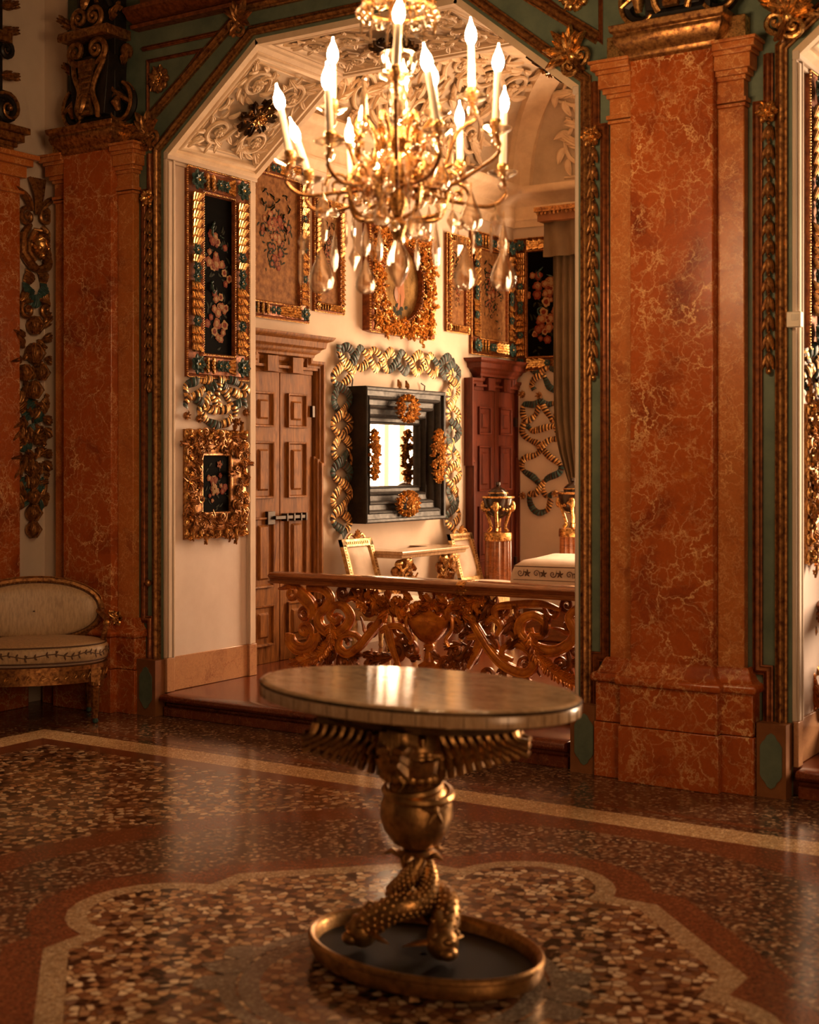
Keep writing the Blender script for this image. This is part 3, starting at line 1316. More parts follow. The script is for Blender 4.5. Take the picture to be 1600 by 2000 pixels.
def leafy_frame(setfn, u0, u1, v0, v1, wd, name_label, cat, loc, dark_canvas=True, teal=True, seed=1, group=None, canvas='bouquet', thick=.05, cup=.055, kg=GOLD, sag=0):
    """reeded gilt frame: cups of overlapping fluted bells with teal flowers, beaded edges"""
    root = thing('framed_painting', name_label, cat, loc, group)
    m = MB([kg, TEAL, GILTD])
    setfn(m)
    P = rect_path(u0, u1, v0, v1)
    m.molding(P, [(0, 0), (0, .022), (.010, .028), (.018, .022), (.022, .018), (wd - .03, .022), (wd - .02, .034), (wd - .008, .03), (wd, .012), (wd, 0)], closed=True, k=2)
    m.beads(P if True else P, .006, .0135, 0, True, .026)
    Pin = rect_path(u0 + wd - .012, u1 - wd + .012, v0 + wd - .012, v1 - wd + .012)
    m.beads(Pin, .006, .015, 0, True, .032)
    mid = wd * .5
    # fluted cups
    for (ax, L0, L1, c) in (('v', v0 + wd, v1 - wd, u0 + mid), ('v', v0 + wd, v1 - wd, u1 - mid), ('u', u0 + wd, u1 - wd, v0 + mid), ('u', u0 + wd, u1 - wd, v1 - mid)):
        n = max(1, int(round((L1 - L0) / cup)))
        st = (L1 - L0) / n
        for i in range(n):
            p = L0 + (i + .5) * st
            isflower = teal and ((i % 8 == 3) or (n < 8 and i == n // 2) or (i == n // 2) or (i == n // 2 - 1 and ax == 'v'))
            if isflower:
                cc = (c, p) if ax == 'v' else (p, c)
                m.flower((cc[0], cc[1], .028), wd * .26, 1, 6, 0, .5)
                continue
            up = 1 if (p > (L0 + L1) / 2) else -1
            for q in (-1, -.34, .34, 1):
                hw_ = (wd * .27)
                a0 = c + q * hw_ * .55
                a1 = c + q * hw_ * 1.0
                pp = [(a0, p - st * .5 * up), ((a0 * .5 + a1 * .5), p), (a1, p + st * .45 * up)]
                zz = (.024, .036, .048)
                pts = [(x, y, z_) if ax == 'v' else (y, x, z_) for (x, y), z_ in zip(pp, zz)]
                m.sweep(pts, [hw_ * .24, hw_ * .30, hw_ * .36], 6, .6, 0, up=(0, 0, 1))
    for cu in (u0 + mid, u1 - mid):
        for cv_ in (v0 + mid, v1 - mid):
            m.flower((cu, cv_, .03), wd * .42, 1 if teal else 0, 7, 0, .45)
    m.build('frame', root)
    c = MB([BLACK if dark_canvas else TAPES], smooth=False)
    setfn(c)
    c.box(u0 + wd - .004, u1 - wd + .004, v0 + wd - .004, v1 - wd + .004, .001, .012)
    cv_o = c.build('canvas', root)
    cx, cz = (u0 + u1) / 2, (v0 + v1) / 2
    hu, hv = (u1 - u0) / 2 - wd, (v1 - v0) / 2 - wd
    f = MB([F_RED, F_PINK, F_CREAM, F_LEAF, TEAL, F_LEAF])
    setfn(f)
    f.M = f.M @ Matrix.Translation((0, 0, .0125))
    if canvas == 'bouquet':
        flowers(f, None, cx, cz + hv * .25, hu * .27, 22, seed, [0, 1, 2, 1, 0], hu * .85, hv * .42, 3)
        flowers(f, None, cx, cz - hv * .48, hu * .27, 20, seed + 1, [0, 1, 2, 1, 0], hu * .8, hv * .42, 3)
        f.ribbon([(cx, cz + hv * .75), (cx - hu * .4, cz + hv * .6), (cx - hu * .3, cz + hv * .5), (cx, cz + hv * .55), (cx + hu * .4, cz + hv * .5)], .014, -.012, 4, 4, .03, .2, 0)
        f.ribbon([(cx, cz - hv * .05), (cx - hu * .4, cz - hv * .1), (cx - hu * .3, cz - hv * .22), (cx + hu * .1, cz - hv * .15)], .014, -.012, 4, 4, .03, .2, 0)
    elif canvas == 'small':
        flowers(f, None, cx, cz - hv * .1, hu * .34, 10, seed, [0, 1, 2, 2], hu * .6, hv * .6, 3)
        f.flower((cx - hu * .1, cz - hv * .1, 0), hu * .26, 2, 9, 1, .1)
        f.flower((cx + hu * .25, cz + hv * .68, 0), hu * .2, 1, 5, 0, .1)
    else:
        # garland hung from a dark ribbon bow
        f.ribbon([(cx, cz + hv * .62), (cx - hu * .5, cz + hv * .78), (cx - hu * .62, cz + hv * .55), (cx - hu * .3, cz + hv * .5), (cx, cz + hv * .6), (cx + hu * .4, cz + hv * .75), (cx + hu * .6, cz + hv * .5),
                  (cx + hu * .3, cz + hv * .4), (cx + hu * .5, cz + hv * .1), (cx + hu * .35, cz)], hu * .04, -.012, 3, 3, .03, .1, 0)
        f.ribbon([(cx, cz + hv * .6), (cx - hu * .35, cz + hv * .35), (cx - hu * .5, cz + hv * .1)], hu * .04, -.012, 3, 3, .03, .1, 0)
        flowers(f, None, cx, cz + hv * .2, hu * .15, 34, seed, [0, 1, 3, 3], hu * .8, hv * .4, 3)
        flowers(f, None, cx, cz - hv * .22, hu * .13, 18, seed + 1, [0, 3, 3], hu * .5, hv * .4, 3)
    f.build('painted_flowers', cv_o)
    return root


setX0 = lambda m: FX(m, 0)
setXA = lambda m: FX(m, AL)
setYB = lambda m: FY(m, AB)
setXP = lambda m: FX(m, PX)

leafy_frame(setX0, .186, .772, 2.03, 3.315, .155, 'tall gilt and teal framed dark flower painting on the pale panel left of the arch', 'painting', (0, .48, 2.03), seed=11)
leafy_frame(setXP, .19, .772, 2.03, 3.315, .155, 'gilt framed painting with teal flowers cut off by the upper right photo edge', 'painting', (PX, .48, 2.03), seed=12)
leafy_frame(setXA, 1.06, 1.79, 2.50, 3.60, .12, 'tapestry-like garland picture above the walnut double door', 'painting', (AL, 1.44, 2.5), dark_canvas=False, seed=13, canvas='garland')
leafy_frame(setXA, 4.11, 4.88, 2.44, 3.50, .15, 'shadowed tapestry-like picture above the dark mahogany door by the corner', 'painting', (AL, 4.49, 2.4), dark_canvas=False, seed=14, canvas='garland')
leafy_frame(setYB, -.255, .36, 2.33, 3.52, .13, 'dim gilt framed dark flower painting on the alcove end wall beside the drape', 'painting', (.05, AB, 2.33), seed=15)
leafy_frame(setXA, 1.86, 2.23, 2.60, 3.42, .07, 'narrow gilt panel of flowers left of the oval picture', 'painting', (AL, 2.05, 2.6), dark_canvas=False, teal=False, seed=16, canvas='garland', cup=.035)
leafy_frame(setXA, 3.70, 4.07, 2.60, 3.42, .07, 'narrow gilt panel of flowers right of the oval picture', 'painting', (AL, 3.88, 2.6), dark_canvas=False, teal=False, seed=17, canvas='garland', cup=.035)


def foliate_frame(setfn, u0, u1, v0, v1, wd, label, loc, kind, seed, name='framed_painting', cat='painting'):
    root = thing(name, label, cat, loc)
    m = MB([GILT, GOLD])
    setfn(m)
    P = rect_path(u0 + .006, u1 - .006, v0 + .006, v1 - .006)
    m.molding(P, [(0, 0), (0, .02), (.015, .03), (wd * .5, .04), (wd - .03, .026), (wd - .02, .03), (wd - .006, .026), (wd, .012), (wd, 0)], closed=True, k=0)
    mid = rect_path(u0 + wd * .46, u1 - wd * .46, v0 + wd * .46, v1 - wd * .46)
    m.carved_band(mid, wd * .98, .07, seed, .014, 0, True, .028, 1.3)
    # scalloped outer rim of scrolls
    pts = [Vector((*p, 0)) for p in rect_path(u0, u1, v0, v1)]
    pts.append(pts[0])
    r_ = random.Random(seed)
    for a, b in zip(pts[:-1], pts[1:]):
        L = (b - a).length
        n = max(3, int(L / .075))
        d = (b - a).normalized()
        nn = Vector((-d.y, d.x, 0))
        for i in range(n):
            p = a.lerp(b, (i + .5) / n) + nn * .022
            m.ell((p.x, p.y, .022), (.036, .022, .018), 8, 5, 1, math.atan2(d.y, d.x) + r_.uniform(-.4, .4))
            m.acanthus((p.x + nn.x * .045, p.y + nn.y * .045, .030), math.atan2(-nn.y, -nn.x) + r_.uniform(-.6, .6), .055, .05, .012, 1, 2)
    m.build('frame', root)
    return root, (u0 + wd, u1 - wd, v0 + wd, v1 - wd)


root, (a, b, c_, d_) = foliate_frame(setX0, .165, .757, 1.03, 1.715, .165, 'small flower still life in a scrolled gilt frame, below the tall flower picture', (0, .46, 1.03), '', 21)
m = MB([BLACK], smooth=False)
setX0(m)
m.box(a - .004, b + .004, c_ - .004, d_ + .004, .001, .014)
cv_o = m.build('canvas', root)
f = MB([F_RED, F_PINK, F_CREAM, F_LEAF, TEAL])
setX0(f)
f.M = f.M @ Matrix.Translation((0, 0, .0145))
cx, cz, hu, hv = (a + b) / 2, (c_ + d_) / 2, (b - a) / 2, (d_ - c_) / 2
flowers(f, None, cx, cz - hv * .15, hu * .22, 18, 5, [0, 1, 2, 0], hu * .8, hv * .7, 3)
f.flower((cx - hu * .12, cz - hv * .18, 0.002), hu * .24, 2, 9, 1, .1)
f.flower((cx + hu * .25, cz + hv * .68, 0.002), hu * .2, 1, 5, 0, .1)
f.build('painted_flowers', cv_o)

# mirror on the next opening's reveal, seen at the right photo edge
root, (a, b, c_, d_) = foliate_frame(setXP, .165, .757, 1.03, 1.78, .13, 'gilt leaf framed mirror cut by the right photo edge below a ribbon carving', (PX, .46, 1.03), '', 22, 'wall_mirror', 'mirror')
m = MB([MIRR], smooth=False)
setXP(m)
m.box(a - .004, b + .004, c_ - .004, d_ + .004, .001, .014)
m.build('mirror_glass', root)

# ---- oval picture in a rectangular carved frame
root = thing('framed_painting', 'oval painting of a standing child, deep gilt frame, above the black mirror', 'painting', (AL, 3.0, 2.5))
_pc = onX(781, 553, AL + .03)
u0, u1, v0 = 2.50, 3.43, 2.50
v1 = 2 * _pc.z - v0
cx, cz = (u0 + u1) / 2, (v0 + v1) / 2
ra, rb = .275, _pc.z - v0 - .125
m = MB([GILT, GOLD, GILTD])
setXA(m)
n = 48
out = []
inn = []
for i in range(n):
    q = 2 * PI * (i + .5) / n
    c0, s0 = math.cos(q), math.sin(q)
    k = min((u1 - u0) / 2 / max(1e-6, abs(c0)), (v1 - v0) / 2 / max(1e-6, abs(s0)))
    out.append((cx + c0 * k, cz + s0 * k))
    inn.append((cx + ra * c0, cz + rb * s0))
m.grid([[(x, y, 0) for x, y in out], [(x, y, .07) for x, y in out], [(x * .9 + a_ * .1, y * .9 + b_ * .1, .085) for (x, y), (a_, b_) in zip(out, inn)],
        [(x * .12 + a_ * .88, y * .12 + b_ * .88, .07) for (x, y), (a_, b_) in zip(out, inn)], [(x, y, .075) for x, y in inn], [(x, y, .03) for x, y in inn]], 2, closed_u=True)
m.carved_band(rect_path(u0 + .06, u1 - .06, v0 + .06, v1 - .06), .11, .05, 31, .018, 1, True, .08, 1.3)
for sx in (-1, 1):
    for sz in (-1, 1):
        m.carved_band([(cx + sx * .2, cz + sz * .42), (cx + sx * .36, cz + sz * .3)], .14, .05, 33 + sx + 2 * sz, .018, 1, False, .078, 1.6)
m.carved_band([(cx + (ra + .075) * math.cos(2 * PI * i / 20), cz + (rb + .085) * math.sin(2 * PI * i / 20)) for i in range(20)], .12, .045, 39, .016, 1, True, .078, 1.5)
for i in range(70):
    q = 2 * PI * i / 70
    m.ell((cx + (ra + .012) * math.cos(q), cz + (rb + .012) * math.sin(q), .08), .009, 6, 4, 1)
m.beads(rect_path(u0 + .004, u1 - .004, v0 + .004, v1 - .004), .009, .02, 1, True, .07)
m.build('frame', root)
c = MB([F_SKY], smooth=False)
setXA(c)
c.prism([(cx + (ra + .005) * math.cos(2 * PI * i / 40), cz + (rb + .005) * math.sin(2 * PI * i / 40)) for i in range(40)], .001, .032)
cv_o = c.build('canvas', root)
f = MB([F_SKIN, F_LEAF, F_CREAM, BROWNP])
setXA(f)
f.M = f.M @ Matrix.Translation((0, 0, .034))
f.M = f.M @ Matrix.Translation((cx, cz, 0)) @ Matrix.Scale(.8, 4) @ Matrix.Translation((-cx, -cz, 0))
f.sweep([(cx - .02, cz - .02, 0), (cx - .04, cz - .14, 0), (cx - .01, cz - .27, 0)], [.05, .036, .02], 8, .06, 0)
f.sweep([(cx + .03, cz - .02, 0), (cx + .06, cz - .13, 0), (cx + .03, cz - .24, 0)], [.05, .036, .02], 8, .06, 0)
f.sweep([(cx, cz - .03, 0), (cx + .01, cz + .08, 0), (cx + .01, cz + .16, 0)], [.07, .075, .05], 8, .05, 0)
f.ell((cx + .02, cz + .22, 0), (.045, .05, .004), 10, 5, 0)
f.sweep([(cx + .05, cz + .14, 0), (cx + .13, cz + .06, 0), (cx + .16, cz + .16, 0)], [.025, .02, .015], 8, .08, 0)
for i in range(14):
    r_ = random.Random(i)
    f.leaf((cx + r_.uniform(-.12, .1), cz - .28 + r_.uniform(-.05, .04), 0), r_.uniform(0, 6.28), .06, .04, .002, .2, 0, 1)
f.leaf((cx - .07, cz - .05, .002), -1.5, .14, .08, .003, .2, 0, 3)
f.build('painted_figure', cv_o)

# ================================================================== RIBBON CARVINGS
GOLDR = m_gold('ribbon_gilding', (.45, .20, .05), (.95, .62, .24), .3, .7, 30)
DARKB = m_plain('dark_pleat_stripe', (.05, .018, .008), .5)  # dark colour for the low faces of the pleats


def ribbon_thing(name_label, loc, setfn, paths, W, tassels=(), leaves=(), fruits=(), twist=.11, extra=None, base=.012):
    root = thing('carved_ribbon', name_label, 'wall ornament', loc)
    m = MB([GOLDR, TEAL, DARKB])
    setfn(m)
    for i, P in enumerate(paths):
        m.ribbon(P, W, base + .006 * (i % 3), 0, 1, .028, twist, .3 * i, minw=.62, kv=2)
    m.build('ribbon', root)
    if tassels or leaves or fruits:
        t_ = MB([GILT, TEAL])
        setfn(t_)
        for (x, y, r) in tassels:
            t_.ell((x, y, .03), (r * .8, r, r * .7), 8, 6, 0)
            for q in range(6):
                t_.leaf((x, y, .035), q * 1.05, r * 1.1, r * .6, r * .4, 1, .3, 0)
        for (x, y, an, L) in leaves:
            t_.acanthus((x, y, .02), an, L, L * .6, .016, 0, 2)
        for (x, y, r) in fruits:
            t_.ell((x, y, r * .8), (r, r, r * .9), 10, 7, 0)
            for q in range(5):
                t_.sweep([(x - r * .9 + q * r * .45, y + r * .7, r), (x - r * .5 + q * r * .25, y, r * 1.75), (x, y - r * .9, r)], r * .12, 5, 1, 0)
        t_.build('tassel', root)
    return root


# under the tall painting, left reveal
def ribs_reveal(X, dx=0):
    L = [[(415, 744), (388, 742), (362, 752), (358, 772), (372, 775), (392, 762), (414, 748)],
         [(418, 744), (440, 742), (462, 750), (474, 764), (462, 772), (440, 760), (420, 748)],
         [(362, 772), (358, 786), (354, 800)], [(470, 768), (472, 782), (470, 796)],
         [(375, 778), (392, 790), (410, 802), (432, 800), (455, 790), (462, 786)],
         [(412, 750), (404, 768), (410, 785), (416, 802)], [(420, 750), (432, 765), (444, 782), (452, 800), (456, 814)],
         [(404, 770), (392, 790), (384, 806), (398, 820), (418, 831), (438, 824), (448, 812)],
         [(418, 748), (419, 770), (418, 795)]]
    return [pxX(P, X) for P in L]


T_ = pxX([(356, 812), (472, 806), (381, 818), (456, 824)], 0)
ribbon_thing('teal and gold carved ribbon bow between the two flower pictures left of the arch', (0, .46, 1.75), setX0, ribs_reveal(0), .058,
             tassels=[(a, b, .024) for a, b in T_], twist=.13)
root_ = ribs_reveal(0)
ribbon_thing('carved ribbon bow above the leaf framed mirror at the right photo edge', (PX, .46, 1.75), setXP, [[(a, b * 1.0 + .03) for a, b in P] for P in root_] +
             [[(.14, 2.03), (.17, 1.95), (.13, 1.88), (.19, 1.80)]], .062, tassels=[(.17, 1.80, .03)], leaves=[(.16, 1.9, 4.4, .1)], twist=.13)

# around the mirror
S = 4.547
side = lambda xc, y0, y1, amp, nw, ph: [(xc + amp * math.sin(PI * nw * i / 60 + ph), y0 + (y1 - y0) * i / 60) for i in range(61)]
Lp = [side(205, 300, 1860, 74, 7, 0), side(205, 330, 1800, 74, 7, PI)]
Tp = []
for ph in (0, PI):
    Tp.append([(185 + 1010 * i / 60, 250 + 105 * i / 60 + 85 * math.sin(PI * 8 * i / 60 + ph)) for i in range(61)])
Rp = [side(1190, 330, 1790, 48, 8, 0), side(1190, 300, 1740, 48, 8, PI)]
paths = [pxX(P, AL + .03, S, S, 620, 640) for P in Lp + Tp + Rp]
paths.append(pxX([(190, 150), (200, 230), (250, 320), (330, 390)], AL + .03, S, S, 620, 640))
ribbon_thing('large surround of twisted teal and gold striped ribbons framing the black mirror', (AL, 3.0, 1.0), setXA, paths, .074, twist=.28, base=.03,
             leaves=[(p[0], p[1], 4.7, .1) for p in pxX([(300, 800), (300, 1100), (290, 1400), (1230, 850), (1230, 1400), (720, 460), (790, 470)], AL + .03, S, S, 620, 640)])

# end wall ribbon cascade
S = 4.545
raw = [[(545, 310), (590, 210), (680, 180), (760, 215), (805, 235)], [(805, 235), (750, 270), (715, 330), (740, 370)], [(800, 225), (850, 175), (900, 180), (970, 210)],
       [(815, 240), (850, 300), (880, 345), (950, 385)], [(805, 470), (740, 500), (650, 500), (640, 570), (680, 640), (740, 600), (795, 500)],
       [(805, 470), (860, 500), (930, 490), (955, 560), (910, 640), (870, 590), (820, 500)], [(660, 680), (720, 730), (790, 720), (860, 700), (950, 690)],
       [(655, 640), (640, 740), (690, 810), (780, 850), (800, 900)], [(800, 890), (870, 820), (955, 790), (950, 690)],
       [(800, 900), (740, 950), (650, 985), (635, 1080), (740, 1150), (800, 1230)], [(800, 890), (880, 960), (970, 1040), (960, 1110), (850, 1160), (800, 1230)],
       [(805, 1235), (760, 1290), (700, 1300), (710, 1380), (780, 1460), (860, 1430), (900, 1340)], [(805, 1240), (840, 1310), (900, 1300)]]
paths = [pxY(P, AB - .03, S, S, 880, 680) for P in raw]
tt = pxY([(645, 1310), (935, 1290), (790, 420), (640, 410)], AB - .03, S, S, 880, 680)
ribbon_thing('red-gold and teal ribbon carving hanging on the alcove end wall below the dark painting', (.0, AB, 1.1), setYB, paths, .062, tassels=[(a, b, .034) for a, b in tt], twist=.24)

# ---- carved pendant with a mask on the left wall
rr_ = random.Random(41)
root = thing('carved_pendant', 'long gilt pendant of a mask, fruit and teal ribbons hanging on the left wall', 'wall ornament', (WL, -.14, 1.15))
Xp = WL + .01
q_ = lambda L: pxX(L, Xp)
m = MB([GILT, TEAL])
FX(m, WL)
(x0, z0), (x1, z1) = q_([(64, 420)])[0], q_([(64, 350)])[0]
for i in range(7):
    t = (i - 3) / 3
    m.sweep([(x0 + t * .01, z0, .05), (x0 + t * .03, z0 + .12, .07), (x0 + t * .062, z1, .05)], [.006, .009, .011], 6, 1, 0)
for sx in (-1, 1):
    m.leaf((x0 + sx * .03, z0 + .02, .03), PI / 2 - sx * .5, .2, .06, .03, .8, -.4 * sx, 0)
for (px, py, sg) in ((46, 424, 1), (80, 424, -1), (46, 606, 1), (82, 606, -1)):
    (a, b), = q_([(px, py)])
    m.scroll((a, b, .02), .055, PI / 2, 1.5, sg, .017, .02, 0, .05)
m.build('crest', root)
m = MB([GOLD, GILT])
FX(m, WL)
(a, b), = q_([(68, 478)])
# mask: skull, cheeks, nose, brows, lips, hair
m.ell((a, b, .05), (.058, .085, .07), 16, 12, 0)
m.ell((a, b - .075, .075), (.026, .024, .03), 10, 6, 0)
m.sweep([(a, b + .02, .118), (a, b - .02, .136), (a, b - .03, .125)], [.007, .012, .008], 8, 1, 0)
for sx in (-1, 1):
    m.sweep([(a + sx * .010, b + .022, .118), (a + sx * .026, b + .03, .114), (a + sx * .044, b + .02, .095)], .006, 6, 1, 0)
    m.ell((a + sx * .026, b + .010, .107), (.012, .006, .008), 8, 5, 1)
    m.ell((a + sx * .034, b - .03, .092), (.018, .02, .018), 8, 5, 0)
    m.ell((a + sx * .062, b - .005, .05), (.01, .02, .012), 8, 5, 0)
m.ell((a, b - .052, .115), (.018, .005, .008), 8, 5, 1)
m.ell((a, b - .060, .112), (.014, .004, .008), 8, 5, 1)
for i in range(12):
    t = (i - 5.5) / 5.5
    m.sweep([(a + t * .02, b + .075, .10), (a + t * .055, b + .085, .07), (a + t * .075, b + .04 - abs(t) * .02, .04)], .011, 6, 1, 1)
m.build('mask', root)
m = MB([GILT])
FX(m, WL)
for sx in (-1, 1):
    m.sweep([(a + sx * .05, b + .12, .02), (a + sx * .125, b + .04, .04), (a + sx * .13, b - .06, .04), (a + sx * .06, b - .14, .05), (a, b - .16, .04)], [.02, .028, .03, .03, .02], 8, 1, 0)
    m.sweep([(a + sx * .07, b + .02, .03), (a + sx * .085, b - .06, .05), (a + sx * .04, b - .11, .06)], [.016, .02, .014], 8, 1, 0)
m.build('drapery', root)
m = MB([GILT, TEAL])
FX(m, WL)
for P in ([(36, 575), (60, 588), (80, 585), (102, 572)], [(55, 530), (50, 560), (58, 590)], [(78, 530), (84, 560), (74, 590)],
          [(30, 775), (45, 780), (70, 800), (88, 785), (92, 775)], [(32, 785), (48, 805), (56, 815)], [(92, 780), (78, 805), (58, 820)],
          [(30, 850), (50, 845), (68, 838), (78, 850), (70, 868)], [(28, 852), (40, 872), (56, 860)], [(58, 880), (52, 900), (60, 910)],
          [(32, 915), (30, 930), (48, 945), (60, 935)], [(90, 918), (90, 935), (70, 948), (60, 935)], [(30, 960), (44, 950), (58, 955), (84, 958)],
          [(30, 985), (42, 975), (50, 985)], [(86, 960), (84, 980), (70, 990)]):
    m.ribbon(q_(P), .085, .02, 0, 1, .018, .10, .2)
m.build('ribbon', root)
m = MB([GILT])
FX(m, WL)
for (px, py, r) in ((58, 636, .05), (56, 690, .055), (40, 728, .045), (72, 728, .045), (56, 762, .05), (56, 915, .042), (56, 942, .038), (57, 970, .042), (56, 1002, .046), (56, 1034, .044)):
    (x, z), = q_([(px, py)])
    r *= 1.2
    m.ell((x, z, r * .8), (r * .8, r, r * .9), 10, 7)
    for j in range(5):
        t = (j - 2) / 2
        m.sweep([(x + t * r * .3, z + r * .9, r * 1.2), (x + t * r * .8, z, r * 1.55), (x + t * r * .3, z - r * .9, r * 1.2)], r * .12, 5)
for (px, py, an) in ((40, 660, 2.8), (76, 665, .4), (36, 700, 3.4), (80, 700, -.3), (40, 820, 3.6), (76, 815, -.4), (80, 835, -.8), (34, 835, 3.9), (38, 890, 3.3), (76, 885, -.1), (78, 900, -.7), (34, 905, 4), (40, 680, 2.4), (74, 640, .8)):
    (x, z), = q_([(px, py)])
    m.acanthus((x, z, .03), an, .12, .085, .025, 0, 2)
for i in range(46):
    py = rr_.uniform(650, 980)
    (x, z), = q_([(56 + rr_.uniform(-15, 17), py)])
    m.acanthus((x, z, .02), rr_.uniform(0, 6.28), .08, .06, .02, 0, 2)
m.build('fruit_cluster', root)

# ================================================================== FESTOONS, ROSETTES, CORNER LEAVES


def festoon(cx, ztop, zbot, label, group):
    root = thing('bellflower_festoon', label, 'wall ornament', (cx, -.02, zbot))
    n = int(round((ztop - zbot) / .083))
    m = MB([GILT, GOLD])
    FY(m, 0)
    st = (ztop - zbot) / n
    for i in range(n):
        z = ztop - i * st
        m.ell((cx, z - .006, .022), (.009, .009, .009), 7, 5, 1)
        m.ell((cx, z - st * .5, .022), (.015, st * .36, .016), 8, 6, 0)
        for a in (-PI / 2, -PI / 2 - .32, -PI / 2 + .32):
            m.leaf((cx, z - .012, .014), a, st * .98, .03, .013, 1.3, 0, 0)
    m.ell((cx, zbot - .012, .022), (.014, .016, .014), 8, 6, 1)
    m.build('bellflower_string', root)
    m = MB([GOLD])
    FY(m, 0)
    m.flower((cx, ztop + .04, .02), .055, 0, 6, 0, .7)
    for q in range(6):
        m.ell((cx + .032 * math.cos(q * 1.05 + .3), ztop + .04 + .032 * math.sin(q * 1.05 + .3), .05), .014, 7, 5)
    m.build('rosette', root)
    return root


festoon(2.828, 3.05, 1.93, 'string of gilt bellflowers on the green strip right of the arch', '')
festoon(3.70, 3.05, 1.93, 'string of gilt bellflowers on the green strip right of the bright marble pilaster', '')
festoon(-.088, 3.05, 1.95, 'dim string of gilt bellflowers on the strip left of the arch', '')


def rosette(loc3, r, label, setfn, u, v, mats=(GOLD, GOLD), kk=0):
    m = MB(list(mats))
    setfn(m)
    for q in range(9):
        a = q * 2 * PI / 9
        m.ell((u + r * .66 * math.cos(a), v + r * .66 * math.sin(a), r * .2), (r * .3, r * .3, r * .22), 8, 6, 0)
        m.leaf((u, v, .005), a + .35, r * 1.02, r * .5, r * .2, 1, .2, 0)
    m.flower((u, v, r * .12), r * .62, 1, 7, 1, .5)
    o = m.build('rosette')
    return tag(o, label, 'wall ornament')


rosette(0, .085, 'gilt rosette on the green spandrel at upper left', lambda m: FY(m, 0), -.02, 3.795, (GILT, GOLD))
rosette(0, .085, 'gilt rosette on the green spandrel at upper right, cut by the photo top', lambda m: FY(m, 0), 2.73, 3.80, (GOLD, GOLD))


def soffit_rosette(i, label):
    M_, cx, cy = SOFF[i]
    m = MB([BRONZED, GOLD])
    m.M = M_.copy()
    for q in range(8):
        a = q * PI / 4 + .2
        m.acanthus((cx, cy, .012), a, .135, .12, .03, 0, 2)
        m.scroll((cx + .062 * math.cos(a + .4), cy + .062 * math.sin(a + .4), .03), .03, a, 1.2, 1, .009, .02, 1, .03)
    m.ell((cx, cy, .045), (.045, .045, .03), 12, 7, 0)
    m.flower((cx, cy, .06), .05, 1, 6, 1, .5)
    return tag(m.build('soffit_boss'), label, 'ceiling ornament')


soffit_rosette(0, 'dark and gilt carved boss on the slanted left panel of the stucco soffit')
soffit_rosette(1, 'dark carved boss on the flat top panel of the stucco soffit, behind the chandelier')
soffit_rosette(2, 'dark carved boss on the right slope of the soffit, seen edge-on beside the gilt moulding')


def corner_leaf(u, v, ang, r, label, bright=True):
    m = MB([GOLD if bright else GILT, GILT])  # brighter gilding on the lit side, duller on the dim: light put into material
    FY(m, 0)
    for i in range(5):
        a = ang + (i - 2) * .42
        m.leaf((u, v, .03), a, r * (1 - .08 * abs(i - 2)), r * .42, .04, 1.1, (i - 2) * .25, 0)
        m.leaf((u, v, .045), a + .2, r * .7, r * .34, .035, 1.2, (i - 2) * .2, 0)
    for sg in (1, -1):
        m.scroll((u + r * .32 * math.cos(ang + PI + sg * .9), v + r * .32 * math.sin(ang + PI + sg * .9), .03), r * .26, ang + PI, 1.3, sg, r * .085, .03, 0, r * .3)
    m.ell((u, v, .05), (r * .2, r * .2, .03), 10, 6, 0)
    m.acanthus((u, v, .03), ang + PI, r * .62, r * .5, .03, 1, 2)
    return tag(m.build('acanthus_corner_leaf'), label, 'wall ornament')


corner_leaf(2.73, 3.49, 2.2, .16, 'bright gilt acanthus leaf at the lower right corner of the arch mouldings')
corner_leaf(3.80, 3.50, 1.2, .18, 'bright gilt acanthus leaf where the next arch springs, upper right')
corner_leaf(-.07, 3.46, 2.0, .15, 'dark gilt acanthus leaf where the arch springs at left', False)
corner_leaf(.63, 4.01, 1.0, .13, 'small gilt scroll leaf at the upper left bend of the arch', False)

# ================================================================== BRACKETS ABOVE THE PILASTERS


